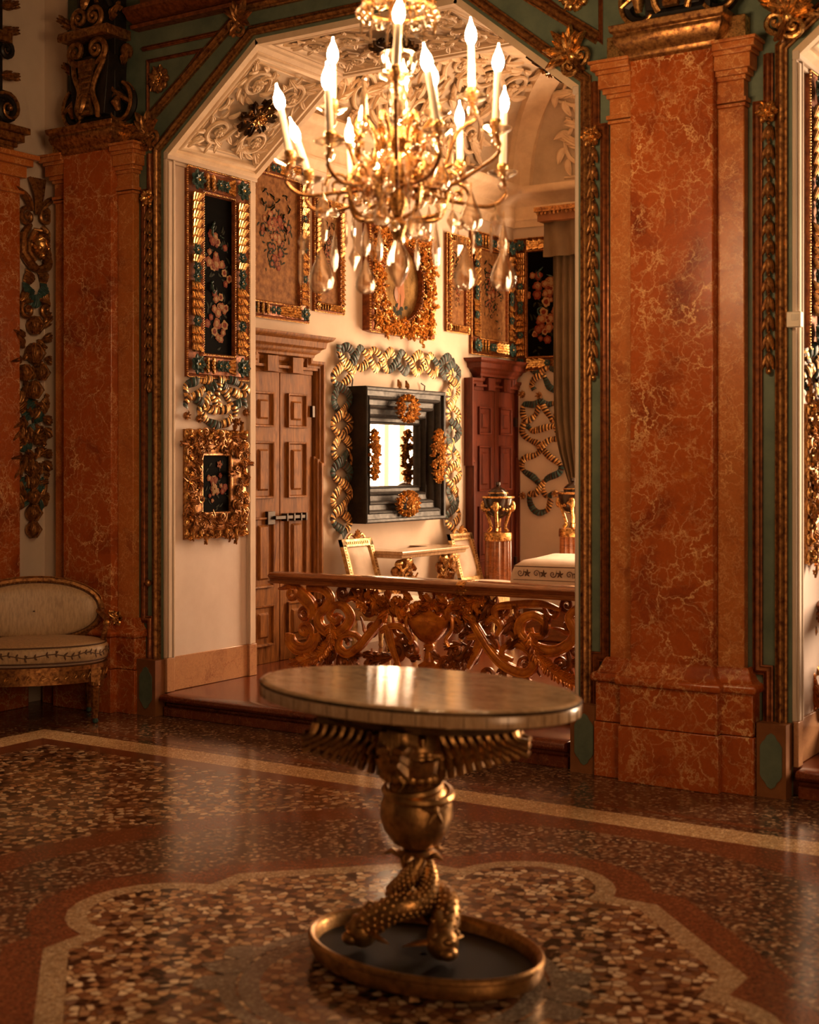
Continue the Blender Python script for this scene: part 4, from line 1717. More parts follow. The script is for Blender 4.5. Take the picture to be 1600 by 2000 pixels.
def bracket(cx, label, bright, hw=.27):
    root = thing('scroll_bracket', label, 'wall ornament', (cx, -.1, 3.56))
    ka = GOLD if bright else GILT  # material carries the light: brighter gold if lit, duller gilt if dim
    m = MB([EBON, ka])
    FY(m, -.02)
    # dark body
    m.box(cx - .16, cx + .16, 3.57, 4.6, 0, .10, 0)
    m.prism([(cx - .13, 3.60), (cx + .13, 3.60), (cx + .17, 3.96), (cx - .17, 3.96)], .0, .16, 0)
    m.build('body', root, .004)
    for sx in (-1, 1):
        # side volute: broad ribbon rolled at the bottom
        v_ = MB([EBON, ka])
        FY(v_, -.02)
        c = (cx + sx * (hw - .085), 3.665, .06)
        for dz, th, kk in ((0, .030, 0), (.035, .013, 1), (-.0, .013, 1)):
            pts = []
            rad = []
            for i in range(34):
                t = i / 33
                qq = (PI * .1 + t * 2 * PI * 1.15)
                rr = .095 * (1 - .62 * t) * (1.18 if kk else 1)
                pts.append((c[0] + sx * rr * math.cos(qq - PI * .5), c[1] + rr * math.sin(qq - PI * .5) * -1.15, .06 + dz))
                rad.append(th * (1 - .3 * t))
            lead = [(cx + sx * .10, 3.98, .09 + dz), (cx + sx * .13, 3.86, .08 + dz), (cx + sx * .14, 3.76, .07 + dz)]
            v_.sweep(pts[::-1], rad[::-1], 8, 1, kk)
            v_.sweep([Vector(p) for p in smooth_path(lead + [tuple(pts[6])], .02)], th * .95, 8, 1, kk)
        v_.sweep([(c[0], c[1] + .045, .09), (c[0], c[1], .12), (c[0] + sx * .005, c[1] - .045, .10)], [.014, .03, .016], 10, 1, 1)
        v_.build('volute', root)
        # inner upright scroll
        w_ = MB([ka, EBON])
        FY(w_, -.02)
        P = [(cx + sx * .135, 3.94, .15), (cx + sx * .095, 3.84, .18), (cx + sx * .055, 3.74, .18), (cx + sx * .085, 3.64, .17), (cx + sx * .07, 3.59, .15)]
        w_.sweep(smooth_path(P, .015), .017, 8, 1, 0)
        w_.scroll((cx + sx * .085, 3.99, .14), .075, -PI * .4, 1.5, sx, .022, .03, 0, .04)
        w_.build('scroll', root)
    m = MB([ka, GILT])
    FY(m, -.02)
    # central scaly tongue
    m.prism([(cx - .035, 3.60), (cx + .035, 3.60), (cx + .062, 3.93), (cx - .062, 3.93)], .14, .19, 1)
    for i in range(9):
        z = 3.62 + i * .035
        w = .032 + .003 * i
        m.sweep([(cx - w, z, .185), (cx, z - .008, .205), (cx + w, z, .185)], .009, 6, 1, 1)
    m.leaf((cx, 3.72, .19), -PI / 2, .12, .09, .03, 1, 0, 0)
    m.build('tongue', root)
    m = MB([ka, GILT])
    FY(m, -.02)
    m.box(cx - .20, cx + .20, 4.06, 4.12, 0, .20, 1)
    m.molding([(cx - .2, 4.06), (cx + .2, 4.06)], [(0, .2), (.0, .22), (.02, .225), (.05, .215), (.06, .2)], k=0)
    m.build('band', root, .006)
    m = MB([ka, EBON])
    FY(m, -.02)
    for sx in (-1, 1):
        m.scroll((cx + sx * .06, 4.19, .15), .07, -PI / 2, 1.6, sx, .018, .02, 0, .05)
        m.acanthus((cx + sx * .16, 4.16, .12), .6 if sx > 0 else 2.5, .12, .09, .03, 0, 2)
        m.sweep([(cx + sx * .13, 4.25, .1), (cx + sx * .07, 4.4, .14), (cx + sx * .12, 4.6, .12)], .02, 8, 1, 1)
        m.sweep([(cx + sx * .05, 4.28, .14), (cx + sx * .03, 4.4, .16), (cx + sx * .05, 4.6, .15)], .014, 8, 1, 0)
        m.acanthus((cx + sx * .20, 3.90, .06), 1.57 - sx * .9, .10, .09, .03, 0, 2)
        m.ell((cx + sx * .22, 3.98, .06), (.04, .05, .04), 10, 6, 0)
    m.leaf((cx, 4.33, .16), -PI / 2, .1, .09, .03, 1, 0, 0)
    m.build('upper_scrolls', root)
    return root


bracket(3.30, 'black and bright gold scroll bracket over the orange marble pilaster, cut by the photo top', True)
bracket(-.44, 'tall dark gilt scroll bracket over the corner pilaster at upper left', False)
# left wall bracket
root = thing('scroll_bracket', 'dark scroll bracket cut by the left photo edge, on the left wall', 'wall ornament', (WL, -.6, 3.56))
m = MB([EBON, GILT])
FX(m, WL)
m.box(-.9, -.42, 3.56, 4.5, 0, .08, 0)
m.build('body', root, .004)
m = MB([EBON, GILT])
FX(m, WL)
m.scroll((-.40, 3.66, .05), .09, PI * .6, 1.3, -1, .03, .02, 0, .12)
m.scroll((-.40, 3.66, .08), .095, PI * .6, 1.2, -1, .012, .03, 1, .12)
m.scroll((-.40, 4.02, .05), .06, PI * .6, 1.4, -1, .02, .03, 0, .05)
m.acanthus((-.43, 4.12, .06), .3, .12, .1, .03, 1, 2)
m.acanthus((-.43, 3.86, .06), .1, .12, .1, .03, 1, 2)
m.acanthus((-.43, 4.28, .06), .3, .12, .1, .03, 1, 2)
m.box(-.9, -.38, 4.06, 4.12, 0, .12, 1)
m.build('volute', root)

# small gilt flower caught on the corner pilaster, near the settee
m = MB([GOLD])
FY(m, -.15)
(u, v), = pxY([(230, 1207)], -.16)
m.flower((u, v, 0), .05, 0, 6, 0, .6)
m.acanthus((u, v, .01), 2.4, .06, .05, .02, 0, 2)
tag(m.build('gilt_flower_knob'), 'small bright gilt flower on the corner pilaster base beside the settee', 'wall ornament')
m = MB([GILT])
FY(m, -.0)
(u, v), = pxY([(294, 1138)], -.01)
m.ell((u, v, .03), .022, 10, 7)
m.sweep([(u, v, 0), (u, v, .03)], .01, 8, 1, 0)
tag(m.build('gilt_boss'), 'little round gilt knob on the dark strip left of the arch', 'wall ornament')

# motion sensor
root = thing('wall_sensor', 'small cream plastic box on the white edge at far right', 'sensor', (PX - .0, .0, 2.25))
(u, v), (u2, v2) = pxY([(1538, 640), (1566, 608)], -.03)
m = MB([WHITEB], smooth=False)
FY(m, 0)
m.box(u, u2, v, v2, .004, .045)
m.build('housing', root, .004)
m = MB([m_plain('sensor_window', (.55, .47, .36), .25)], smooth=False)
FY(m, 0)
m.box(u + .025, u2 - .01, v + .03, v2 - .012, .045, .048)
m.build('lens_window', root)
# ================================================================== BALUSTRADES
YB = .45
BS = 2.6667
bp = lambda L, w=0: [Vector((*p, w)) for p in pxY(L, YB, BS, BS, 540, 1110)]


def strand(m, L, th=.028, w=0, k=0, taper=True, squash=1.0, seg=9, double=True):
    P = smooth_path([tuple(p) for p in bp(L, w)], .012)
    n = len(P)
    rad = [th * ((.45 + .55 * math.sin(PI * min(1, .15 + .85 * (i / n)))) if taper else 1) for i in range(n)]
    m.sweep(P, rad, seg, squash, k)
    if double:
        for sg in (-1, 1):
            Q = []
            for i in range(n):
                d = (P[min(i + 1, n - 1)] - P[max(0, i - 1)]).normalized()
                Q.append(P[i] + Vector((-d.y, d.x, 0)) * sg * rad[i] * .72 + Vector((0, 0, rad[i] * .62)))
            m.sweep(Q, [r * .26 for r in rad], 5, 1, k)


def garland(m, L, r=.03, k=0, seed=0, w=.02, dens=1.0):
    rr = random.Random(seed)
    P = smooth_path([tuple(p) for p in bp(L, w)], .012 / dens)
    for i in range(len(P) - 1):
        d = (P[i + 1] - P[i])
        an = math.atan2(d.y, d.x)
        for q in (-1, 0, 1):
            m.leaf((P[i].x, P[i].y, P[i].z), an + q * .65 + rr.uniform(-.2, .2), r * 1.5, r * .8, r * .45, .9, q * .2, k)


root = thing('carved_balustrade', 'carved amber wood balustrade with scrolls and an urn, crossing the arch opening', 'balustrade', (1.6, YB, FZ))
m = MB([AMBER])
FY(m, YB)
for L, th in (([(165, 105), (240, 108), (282, 150), (262, 205), (225, 240), (232, 300), (290, 338), (360, 310), (388, 250), (350, 195), (295, 200), (278, 250), (315, 280), (335, 245)], .030),
              ([(580, 180), (545, 270), (490, 340), (430, 410), (370, 445), (325, 405), (345, 350), (410, 345), (445, 385), (415, 410)], .027),
              ([(545, 330), (580, 310), (600, 390), (625, 470), (640, 520)], .022),
              ([(560, 310), (640, 300), (690, 345), (700, 380)], .02)):
    strand(m, L, th)
m.build('left_scroll', root)
m = MB([AMBER])
FY(m, YB)
for L, th in (([(985, 205), (1050, 320), (1120, 430), (1200, 510), (1300, 545), (1345, 500), (1325, 430), (1260, 398), (1195, 408), (1178, 450), (1230, 478)], .030),
              ([(1600, 205), (1565, 215), (1530, 260), (1560, 340), (1520, 400), (1440, 432), (1340, 405), (1272, 340), (1285, 268), (1345, 245), (1405, 285), (1395, 345), (1340, 350), (1325, 310)], .032),
              ([(1140, 260), (1148, 205), (1240, 190), (1380, 185), (1480, 215)], .024),
              ([(1000, 360), (1060, 360), (1045, 430), (1000, 520)], .024),
              ([(1090, 290), (1130, 260), (1170, 300), (1150, 350)], .02)):
    strand(m, L, th)
m.build('right_scroll', root)
m = MB([AMBER, GOLD])
FY(m, YB)
for r in (70, 55, 40):
    L = [(140 + r * 1.15 * math.cos(a), 350 + r * 1.25 * math.sin(a)) for a in [PI * (1.05 - .11 * i) for i in range(11)]]
    strand(m, L, .020 * r / 70 + .004, .01 * (70 - r) / 30, 0)
m.scroll((*bp([(160, 320)])[0][:2], .0), .045, 0, 1.5, 1, .018, .02, 0, .05)
m.scroll((*bp([(90, 130)])[0][:2], .0), .05, 2, 1.3, -1, .02, .02, 0, .08)
strand(m, [(100, 100), (150, 150), (190, 200), (180, 260)], .04, 0, 0)
m.build('shell_volute', root)
m = MB([AMBER, GOLD])
FY(m, YB)
rr = random.Random(4)
for i in range(150):
    a, b = rr.uniform(430, 1090), 0
    b = 165 + 35 * math.sin((a - 430) / 660 * PI) + rr.gauss(0, 26)
    p = bp([(a, b)])[0]
    q = rr.random()
    if q < .6:
        m.acanthus((p.x, p.y, rr.uniform(-.03, .03)), rr.uniform(0, 6.28), rr.uniform(.05, .09), .05, .025, 0, 2)
    elif q < .8:
        m.flower((p.x, p.y, .015), .034, 0, 5, 0, .7)
    else:
        m.ell((p.x, p.y, .02), (.02, .02, .02), 8, 6, 0)
m.build('flower_garland', root)
m = MB([AMBER])
FY(m, YB)
garland(m, [(300, 285), (300, 370), (250, 440), (190, 470), (110, 495)], .034, 0, 1)
garland(m, [(1335, 330), (1360, 420), (1420, 500), (1500, 560), (1600, 600)], .036, 0, 2)
m.build('leaf_rope', root)
# background tangle of smaller scrolls and leaves that closes the gaps, its shade put into a darker colour
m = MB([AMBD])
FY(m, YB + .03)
rr = random.Random(9)
for i in range(95):
    a, b = rr.uniform(90, 1590), rr.uniform(170, 560)
    if 690 < a < 920 and 240 < b < 470:
        continue
    p = bp([(a, b)])[0]
    q = rr.random()
    if q < .55:
        m.acanthus((p.x, p.y, rr.uniform(-.02, .02)), rr.uniform(0, 6.28), rr.uniform(.07, .13), .07, .028, 0, 2)
    else:
        m.scroll((p.x, p.y, 0), rr.uniform(.03, .055), rr.uniform(0, 6.28), 1.4, rr.choice((1, -1)), .014, .0, 0, .08)
for cx_, cy_ in ((470, 210), (620, 430), (690, 430), (1240, 300), (880, 500), (930, 430), (1480, 500), (1560, 430), (700, 280), (920, 290), (1010, 290), (340, 130), (420, 130), (350, 490), (500, 500), (760, 560), (1100, 560), (1250, 600)):
    p = bp([(cx_, cy_)])[0]
    m.scroll((p.x, p.y, .01), .05, rr.uniform(0, 6), 1.5, rr.choice((1, -1)), .018, .0, 0, .1)
m.build('leaf_scrollwork', root)
# urn
m = MB([AMBER])
c = onY(540 + 805 / BS, 1110 + 400 / BS, YB)
zb = onY(540 + 805 / BS, 1110 + 500 / BS, YB).z
m.lathe([(.055, zb - c.z - .03), (.06, zb - c.z), (.03, zb - c.z + .02), (.018, -.02), (.03, 0), (.02, .012), (.05, .03), (.085, .07), (.108, .12), (.112, .145), (.10, .15), (.095, .16), (.06, .175), (.03, .19), (.012, .20), (.018, .215), (.0, .235)],
        (c.x, YB - .02, c.z), 36, None, .06, 14)
for sx in (-1, 1):
    m.M = Matrix.Identity(4)
    FY(m, YB - .02)
    m.sweep(smooth_path([(c.x + sx * .10, c.z + .13, 0), (c.x + sx * .145, c.z + .17, 0), (c.x + sx * .15, c.z + .10, 0), (c.x + sx * .11, c.z + .04, 0), (c.x + sx * .13, c.z, 0)], .01), .012, 7)
m.build('urn', root)
m = MB([RAIL])
zt = .845
prof = [(-.08, 0), (-.085, .012), (-.06, .02), (-.075, .032), (-.085, .045), (-.07, .058), (-.05, .064), (.05, .064), (.07, .058), (.085, .045), (.075, .032), (.06, .02), (.085, .012), (.08, 0)]


def rail(mb, x0, x1, dz=0, grow=0):
    mb.add([(x, YB + a * (1 + grow), zt - .064 + b * (1 + grow) + dz) for x in (x0, x1) for a, b in prof],
           [(i, i + 1, i + 1 + len(prof), i + len(prof)) for i in range(len(prof) - 1)] + [(0, len(prof), 2 * len(prof) - 1, len(prof) - 1),
           tuple(range(len(prof) - 1, -1, -1)), tuple(range(len(prof), 2 * len(prof)))])


rail(m, .50, 1.14)
rail(m, 1.14, 2.76, 0, .06)
m.build('handrail', root, .002)
m = MB([GOLD])
rail(m, 1.82, 1.875, 0, .11)
m.build('rail_clasp', root, .002)
m = MB([RAIL])
m.box(.62, 2.76, YB - .06, YB + .06, FZ, FZ + .05)
m.build('bottom_rail', root, .006)

root = thing('carved_balustrade', 'end of a second dark carved balustrade with a moulded cap, at the right photo edge', 'balustrade', (4.45, YB, FZ))
xr = onY(1560, 1200, YB).x
m = MB([RAIL])
rail(m, xr, 6.4, 0, .05)
m.box(xr + .03, 6.4, YB - .06, YB + .06, zt - .10, zt - .064)
m.box(xr + .03, 6.4, YB - .05, YB + .05, FZ, FZ + .12)
m.build('handrail', root, .003)
m = MB([AMBER, GILT])
FY(m, YB - .03)
q = lambda L: [(a[0], a[1], .02) for a in pxY(L, YB)]
m.sweep(smooth_path(q([(1600, 1215), (1575, 1222), (1568, 1245), (1580, 1290), (1600, 1320)]), .01), .045, 10, 1, 1)
m.scroll((*q([(1592, 1375)])[0][:2], .0), .085, PI * .6, 1.4, -1, .035, .02, 1, .1)
m.scroll((*q([(1590, 1225)])[0][:2], .03), .05, PI * .5, 1.4, 1, .022, .02, 1, .04)
for i in range(9):
    a = q([(1572 + i * 3, 1240 + i * 11)])[0]
    m.acanthus((a[0], a[1], .05), -1.2, .12, .08, .03, 0, 3)
for i in range(10):
    a = (xr + .25 + .2 * i, .5 + .1 * (i % 3))
    m.scroll((a[0], a[1], 0), .09, i, 1.5, 1 if i % 2 else -1, .03, .0, 1, .12)
    m.acanthus((a[0], a[1] - .12, 0), i * 1.3, .16, .12, .04, 0, 3)
m.build('carved_scroll', root)

# ================================================================== MIRROR
xf = AL + .17
c4 = [onX(u, v, xf) for u, v in ((715, 752), (870, 767), (870, 1013), (715, 1024))]
y0 = c4[0].y
y1 = (c4[1].y + c4[2].y) / 2
z1 = (c4[0].z + c4[1].z) / 2
z0 = (c4[2].z + c4[3].z) / 2
root = thing('wall_mirror', 'large mirror in a deep stepped black frame with gilt flower clusters', 'mirror', (AL, (y0 + y1) / 2, z0))
m = MB([EBON])
FX(m, AL)
gy0, gz0 = .36, .27
D = .17
prof = [(0, 0), (0, D), (.012, D + .008), (.03, D), (.035, D - .02), (.075, D - .025), (.085, D - .01), (.10, D - .02), (.11, D - .05), (.15, D - .055), (.16, D - .04), (.175, D - .05), (.185, D - .085),
        (.225, D - .09), (.24, D - .08), (.25, D - .095), (.26, D - .12), (.285, D - .12), (.295, D - .105), (.31, D - .12), (.31, .02)]
gw = (y1 - y0) * .195
gv = (z1 - z0) * .27
rows = []
for a, b in prof:
    oy, oz = a / .31 * gw, a / .31 * gv
    rows.append([(y0 + oy, z0 + oz, b), (y1 - oy, z0 + oz, b), (y1 - oy, z1 - oz, b), (y0 + oy, z1 - oz, b)])
m.grid(rows, closed_u=True)
m.build('frame', root)
m = MB([MIRR], smooth=False)
FX(m, AL)
m.box(y0 + gw - .01, y1 - gw + .01, z0 + gv - .01, z1 - gv + .01, .02, .03)
m.build('mirror_glass', root)
cy, cz = (y0 + y1) / 2, (z0 + z1) / 2
rr = random.Random(77)
for (u, v, hu, hv) in ((cy, z1 - gv * .55, .14, .07), (cy, z0 + gv * .5, .14, .06), (y0 + gw * .45, cz, .035, .17), (y1 - gw * .5, cz, .07, .20)):
    m = MB([GOLD, GILT])
    FX(m, AL)
    for i in range(30):
        a, b = rr.uniform(-1, 1), rr.uniform(-1, 1)
        if a * a + b * b > 1:
            continue
        m.flower((u + a * hu, v + b * hv, D - .02 + .04 * (1 - a * a - b * b)), rr.uniform(.03, .045), 0, 5, 1, .7)
    for i in range(16):
        t = i * PI / 8
        m.acanthus((u + hu * .8 * math.cos(t), v + hv * .8 * math.sin(t), D - .03), t, .055, .045, .03, 0, 2)
    m.build('gilt_flower_cluster', root)
m = MB([IRON])
FX(m, AL)
for yy in (y0 + .02, y1 - .1):
    m.sweep([(yy, z1, .03), (yy + .01, z1 + .05, .03), (yy - .03, z1 + .07, .02)], .006, 6)
m.build('hanging_hook', root)

# ================================================================== ALCOVE FURNITURE
# console table
zt_ = .87
p_b = onX(722, 1067, AL)
p_f = onX(784, 1077, .10)
p_r = onX(905, 1066, .10)
zt_ = (p_f.z + p_r.z) / 2
root = thing('console_table', 'marble topped console table with carved gilt legs under the black mirror', 'table', (AL + .2, (p_f.y + p_r.y) / 2, FZ))
yc0, yc1, xd = p_f.y, p_r.y, .10
m = MB([RAIL])
rows = []
for z, o in [(zt_ - .055, .0), (zt_ - .05, .012), (zt_ - .03, .016), (zt_ - .022, .032), (zt_ - .008, .036), (zt_, .03), (zt_, -.2)]:
    rows.append([(AL, yc0 - o, z), (xd + o, yc0 - o, z), (xd + o, yc1 + o, z), (AL, yc1 + o, z)])
m.grid(rows)
m.mats = [ONYXR]
m.build('table_top', root)
for yy in (yc0 + .12, yc1 - .15):
    m = MB([GILT, GOLD])
    m.sweep(smooth_path([(xd - .05, yy, zt_ - .06), (xd - .02, yy, zt_ - .2), (xd - .12, yy, zt_ - .4), (AL + .12, yy, .35), (AL + .2, yy, FZ + .02)], .03), .035, 8, 1, 0)
    for i in range(26):
        t = i / 25
        p = Vector((xd - .04 - .16 * t, yy + rr.uniform(-.10, .10), zt_ - .07 - .42 * t))
        m.ell(tuple(p), (.035, .04, .04), 8, 6, rr.choice((0, 1)))
        m.sweep([p, p + Vector((.05, rr.uniform(-.06, .06), -.05)), p + Vector((.07, rr.uniform(-.06, .06), .0))], [.02, .022, .006], 6, 1, 1)
    m.build('leg', root)

# two gilt chairs


def alcove_chair(px0, px1, pyt, label, gi):
    a = onX(px0, pyt, AL + .10)
    b = onX(px1, pyt, AL + .10)
    yc = (a.y + b.y) / 2
    hw = (b.y - a.y) / 2
    zt = a.z
    root = thing('gilt_chair', label, 'chair', (AL + .35, yc, FZ), 'gilt chairs flanking the console')
    sh = lambda z: AL + .10 + (zt - z) * .30      # the back leans towards the wall
    sd = .34
    sx = sh(FZ + .45)

    def barp(m, ya, yb, za, zb, d0=0, d1=.035):
        v = []
        for z in (za, zb):
            for y in (ya, yb):
                for d in (d0, d1):
                    v.append((sh(z) + d, y, z))
        m.add(v, [(0, 1, 3, 2), (4, 6, 7, 5), (0, 4, 5, 1), (2, 3, 7, 6), (0, 2, 6, 4), (1, 5, 7, 3)])
    m = MB([GOLDP, GILT], smooth=False)
    z0 = zt - .40
    for s_ in (-1, 1):
        barp(m, yc + s_ * hw - (.045 if s_ > 0 else 0), yc + s_ * hw + (.045 if s_ < 0 else 0), FZ + .42, zt)
    barp(m, yc - hw, yc + hw, zt - .055, zt)
    barp(m, yc - hw, yc + hw, z0, z0 + .045)
    m.k = 1
    for s_ in (-1, 1):
        n = 14
        for i in range(n):
            z = z0 + .05 + (zt - z0 - .1) * i / n
            barp(m, yc + s_ * (hw - .022) - .009, yc + s_ * (hw - .022) + .009, z, z + .012, .035, .039)
    for i in range(12):
        y = yc - hw + .05 + (2 * hw - .1) * i / 12
        barp(m, y, y + .014, zt - .038, zt - .018, .035, .039)
    m.build('back_frame', root, .003)
    m = MB([GOLD])
    m.M = Matrix(((0, 0, 1, sh(zt) + .01), (1, 0, 0, 0), (0, 1, 0, 0), (0, 0, 0, 1)))
    for i in range(7):
        an = PI / 2 + (i - 3) * .38
        m.leaf((yc, zt, .01), an, .07 - .006 * abs(i - 3), .03, .015, 1, 0, 0)
    for s_ in (-1, 1):
        m.sweep(smooth_path([(yc + s_ * .02, zt + .01, .015), (yc + s_ * .07, zt + .035, .015), (yc + s_ * .11, zt + .005, .015)], .01), .009, 6)
    m.build('crest', root)
    m = MB([LINEN])
    rows = []
    n = 8
    for i in range(n + 1):
        row = []
        for j in range(n + 1):
            y = yc + (hw - .045) * (2 * j / n - 1)
            z = z0 + .04 + (zt - .05 - z0 - .04) * i / n
            e = (1 - abs(2 * j / n - 1) ** 4) * (1 - abs(2 * i / n - 1) ** 4)
            row.append((sh(z) + .008 + .04 * e, y, z))
        rows.append(row)
    m.grid(rows)
    m.build('back_pad', root)
    m = MB([LINEN])
    rows = []
    for z, o in [(FZ + .31, .0), (FZ + .32, .02), (FZ + .37, .025), (FZ + .395, .0), (FZ + .41, -.08)]:
        rows.append([(sx - o, yc - hw - o, z), (sx + sd + o, yc - hw - .02 - o, z), (sx + sd + o, yc + hw + .02 + o, z), (sx - o, yc + hw + o, z)])
    m.grid(rows, closed_u=True)
    m.add(rows[-1], [(0, 1, 2, 3)])
    m.build('seat', root)
    m = MB([GOLDP], smooth=False)
    m.box(sx - .01, sx + sd + .02, yc - hw - .02, yc + hw + .02, FZ + .24, FZ + .32)
    m.build('seat_rail', root, .004)
    for qx in (sx + .02, sx + sd - .02):
        for s_ in (-1, 1):
            m = MB([GOLDP])
            m.lathe([(.012, 0), (.018, .02), (.014, .03), (.026, .20), (.022, .22), (.028, .24)], (qx, yc + s_ * (hw - .02), FZ), 12, None, .1, 8)
            m.build('leg', root)
    return root


GOLDP = m_gold('pale_gilding', (.50, .30, .11), (.86, .60, .28), .38, .35)
alcove_chair(660, 719, 1054, 'pale gilt chair with cushion back left of the console, under the ribbon end', 0)
alcove_chair(872, 915, 1043, 'pale gilt chair with cushion back at the right end of the console', 1)

# pedestals with lidded vases


def pedestal(px, py_top, Yp, hw_px, lab1, lab2):
    c = onY(px, py_top, Yp)
    dep = (c - Vector(CAM)).length
    r = hw_px / FPX * dep * .92
    root = thing('fluted_pedestal', lab1, 'pedestal', (c.x, Yp, FZ), 'fluted pedestals carrying vases')
    m = MB([RAIL, GILT])
    h = c.z - FZ
    n = 48
    rows = []
    for z, kk in ((.0, 1.12), (.06, 1.12), (.065, 1.0), (h - .07, .96)):
        rows.append([(c.x + r * kk * (1 - (.10 * abs(math.cos(n * q / 2 / 3 * 1.0)) if kk < 1.05 else 0)) * math.cos(q), Yp + r * kk * (1 - (.10 * abs(math.cos(n * q / 2 / 3)) if kk < 1.05 else 0)) * math.sin(q), FZ + z)
                     for q in [2 * PI * j / 128 for j in range(128)]])
    m.grid(rows, 0, closed_u=True)
    m.build('fluted_shaft', root)
    m = MB([GOLD])
    m.lathe([(r * 1.0, h - .068), (r * 1.02, h - .064), (r * 1.02, h - .012), (r * .98, h), (0, h)], (c.x, Yp, FZ), 40)
    m.build('gilt_collar', root)
    v = thing('lidded_vase', lab2, 'vase', (c.x, Yp, c.z), 'lidded vases on pedestals')
    m = MB([EBONV, GOLD])
    s_ = r / .13
    m.lathe([(0, .115), (.03, .12), (.075, .145), (.108, .20), (.122, .25), (.128, .285), (.135, .29), (.135, .302), (.10, .31), (0, .312)], (c.x, Yp, c.z), 32, 0)
    m.build('bowl', v)
    m = MB([EBONV, GOLD])
    m.lathe([(0.082, .305), (.082, .33), (.076, .345), (.05, .37), (.018, .385), (.012, .39), (.022, .40), (.02, .42), (0, .428)], (c.x, Yp, c.z), 28, 0)
    m.lathe([(.084, .325), (.087, .33), (.084, .336)], (c.x, Yp, c.z), 28, 1)
    m.build('lid', v)
    m = MB([GOLD])
    m.lathe([(.137, .288), (.142, .296), (.137, .304)], (c.x, Yp, c.z), 32)
    for q in range(4):
        a = q * PI / 2 + .35
        ca, sa = math.cos(a), math.sin(a)
        m.ell((c.x + .12 * ca, Yp + .12 * sa, c.z + .22), (.03, .03, .048), 10, 8)
        m.sweep(smooth_path([(c.x + .11 * ca, Yp + .11 * sa, c.z + .2), (c.x + .075 * ca, Yp + .075 * sa, c.z + .1), (c.x + .06 * ca, Yp + .06 * sa, c.z + .04), (c.x + .085 * ca, Yp + .085 * sa, c.z + .008)], .012),
                .014, 7)
        b = a + PI / 4
        for t in range(7):
            an = a + PI / 2 * t / 6
            zz = c.z + .24 - .05 * math.sin(PI * t / 6)
            m.ell((c.x + .122 * math.cos(an), Yp + .122 * math.sin(an), zz), (.014, .014, .014), 7, 5)
    m.build('gilt_mounts', v)


EBONV = m_plain('black_lacquer', (.035, .018, .010), .12)
pedestal(973, 1040, 4.02, 29, 'dark fluted gilt pedestal in front of the mahogany door', 'black and gilt lidded vase in front of the mahogany door')
pedestal(1120, 1032, 4.35, 30, 'fluted gilt pedestal half hidden by the arch edge, beside the drape', 'black and gilt lidded vase beside the drape, partly hidden by the arch edge')

# bed with embroidered cover
Yb = 3.35
p0 = onY(1006, 1112, Yb)
zt_b = onY(1060, 1096, Yb).z
root = thing('embroidered_bed', 'cream bedspread with a brown embroidered border, behind the handrail at right', 'bed', (p0.x + .8, Yb + .3, FZ))
m = MB([LINEN, EMB])
rows = []
x0b, x1b, y0b, y1b = p0.x, p0.x + 1.9, Yb, Yb + .48
for z, o in [(FZ + .25, .03), (zt_b - .2, .03), (zt_b - .10, .02), (zt_b - .04, .0), (zt_b, -.05), (zt_b + .015, -.12), (zt_b + .045, -.22)]:
    rows.append([(x0b - o, y0b - o, z), (x1b + o, y0b - o, z + .02), (x1b + o, y1b + o, z + .02), (x0b - o, y1b + o, z)])
m.grid(rows, 0, closed_u=True)
m.add(rows[-1], [(0, 1, 2, 3)], 0)
bsp = m.build('bedspread', root)
m = MB([EMB])
FY(m, Yb - .022)
for v_ in (zt_b - .045, zt_b - .15):
    m.sweep([(x0b - .0, v_, .0), (x1b, v_ + .02, .0)], .0045, 5)
for i in range(11):
    x = x0b + .06 + i * .14
    zc = zt_b - .095
    m.scroll((x, zc, .0), .028, 0, 1.3, 1 if i % 2 else -1, .004, .002, 0, .03, False, 4)
    for q in range(5):
        m.leaf((x + .06, zc + .0, .0), q * 1.26, .032, .016, .003, .3, .3, 0)
m.build('embroidery', bsp)
m = MB([RAIL])
m.box(x0b + .05, x1b - .05, y0b + .03, y1b - .03, FZ, FZ + .3)
m.build('bed_base', root, .01)

# curtains of the alcove window
root = thing('drape_curtain', 'olive-brown tied drape under a gilt pelmet at the right end of the alcove', 'curtain', (.36, 4.78, FZ))


def drape(m, x0, x1, y, z0, z1, n, amp, tie=None, k=0, xt=None):
    rows = []
    nz = 24
    for i in range(nz + 1):
        t = i / nz
        z = z1 + (z0 - z1) * t
        sq = 1
        sh_ = 0
        if tie:
            d = (z - tie[0]) / tie[1]
            sq = 1 - .72 * math.exp(-d * d)
            sh_ = (tie[2] - (x0 + x1) / 2) * math.exp(-d * d * .6)
        row = []
        for j in range(n * 8 + 1):
            u = j / (n * 8)
            x = (x0 + x1) / 2 + (u - .5) * (x1 - x0) * sq + sh_
            row.append((x, y + amp * math.sin(2 * PI * n * u + .5 * math.sin(5 * t)) * (.6 + .4 * t), z))
        rows.append(row)
    m.grid(rows, k)


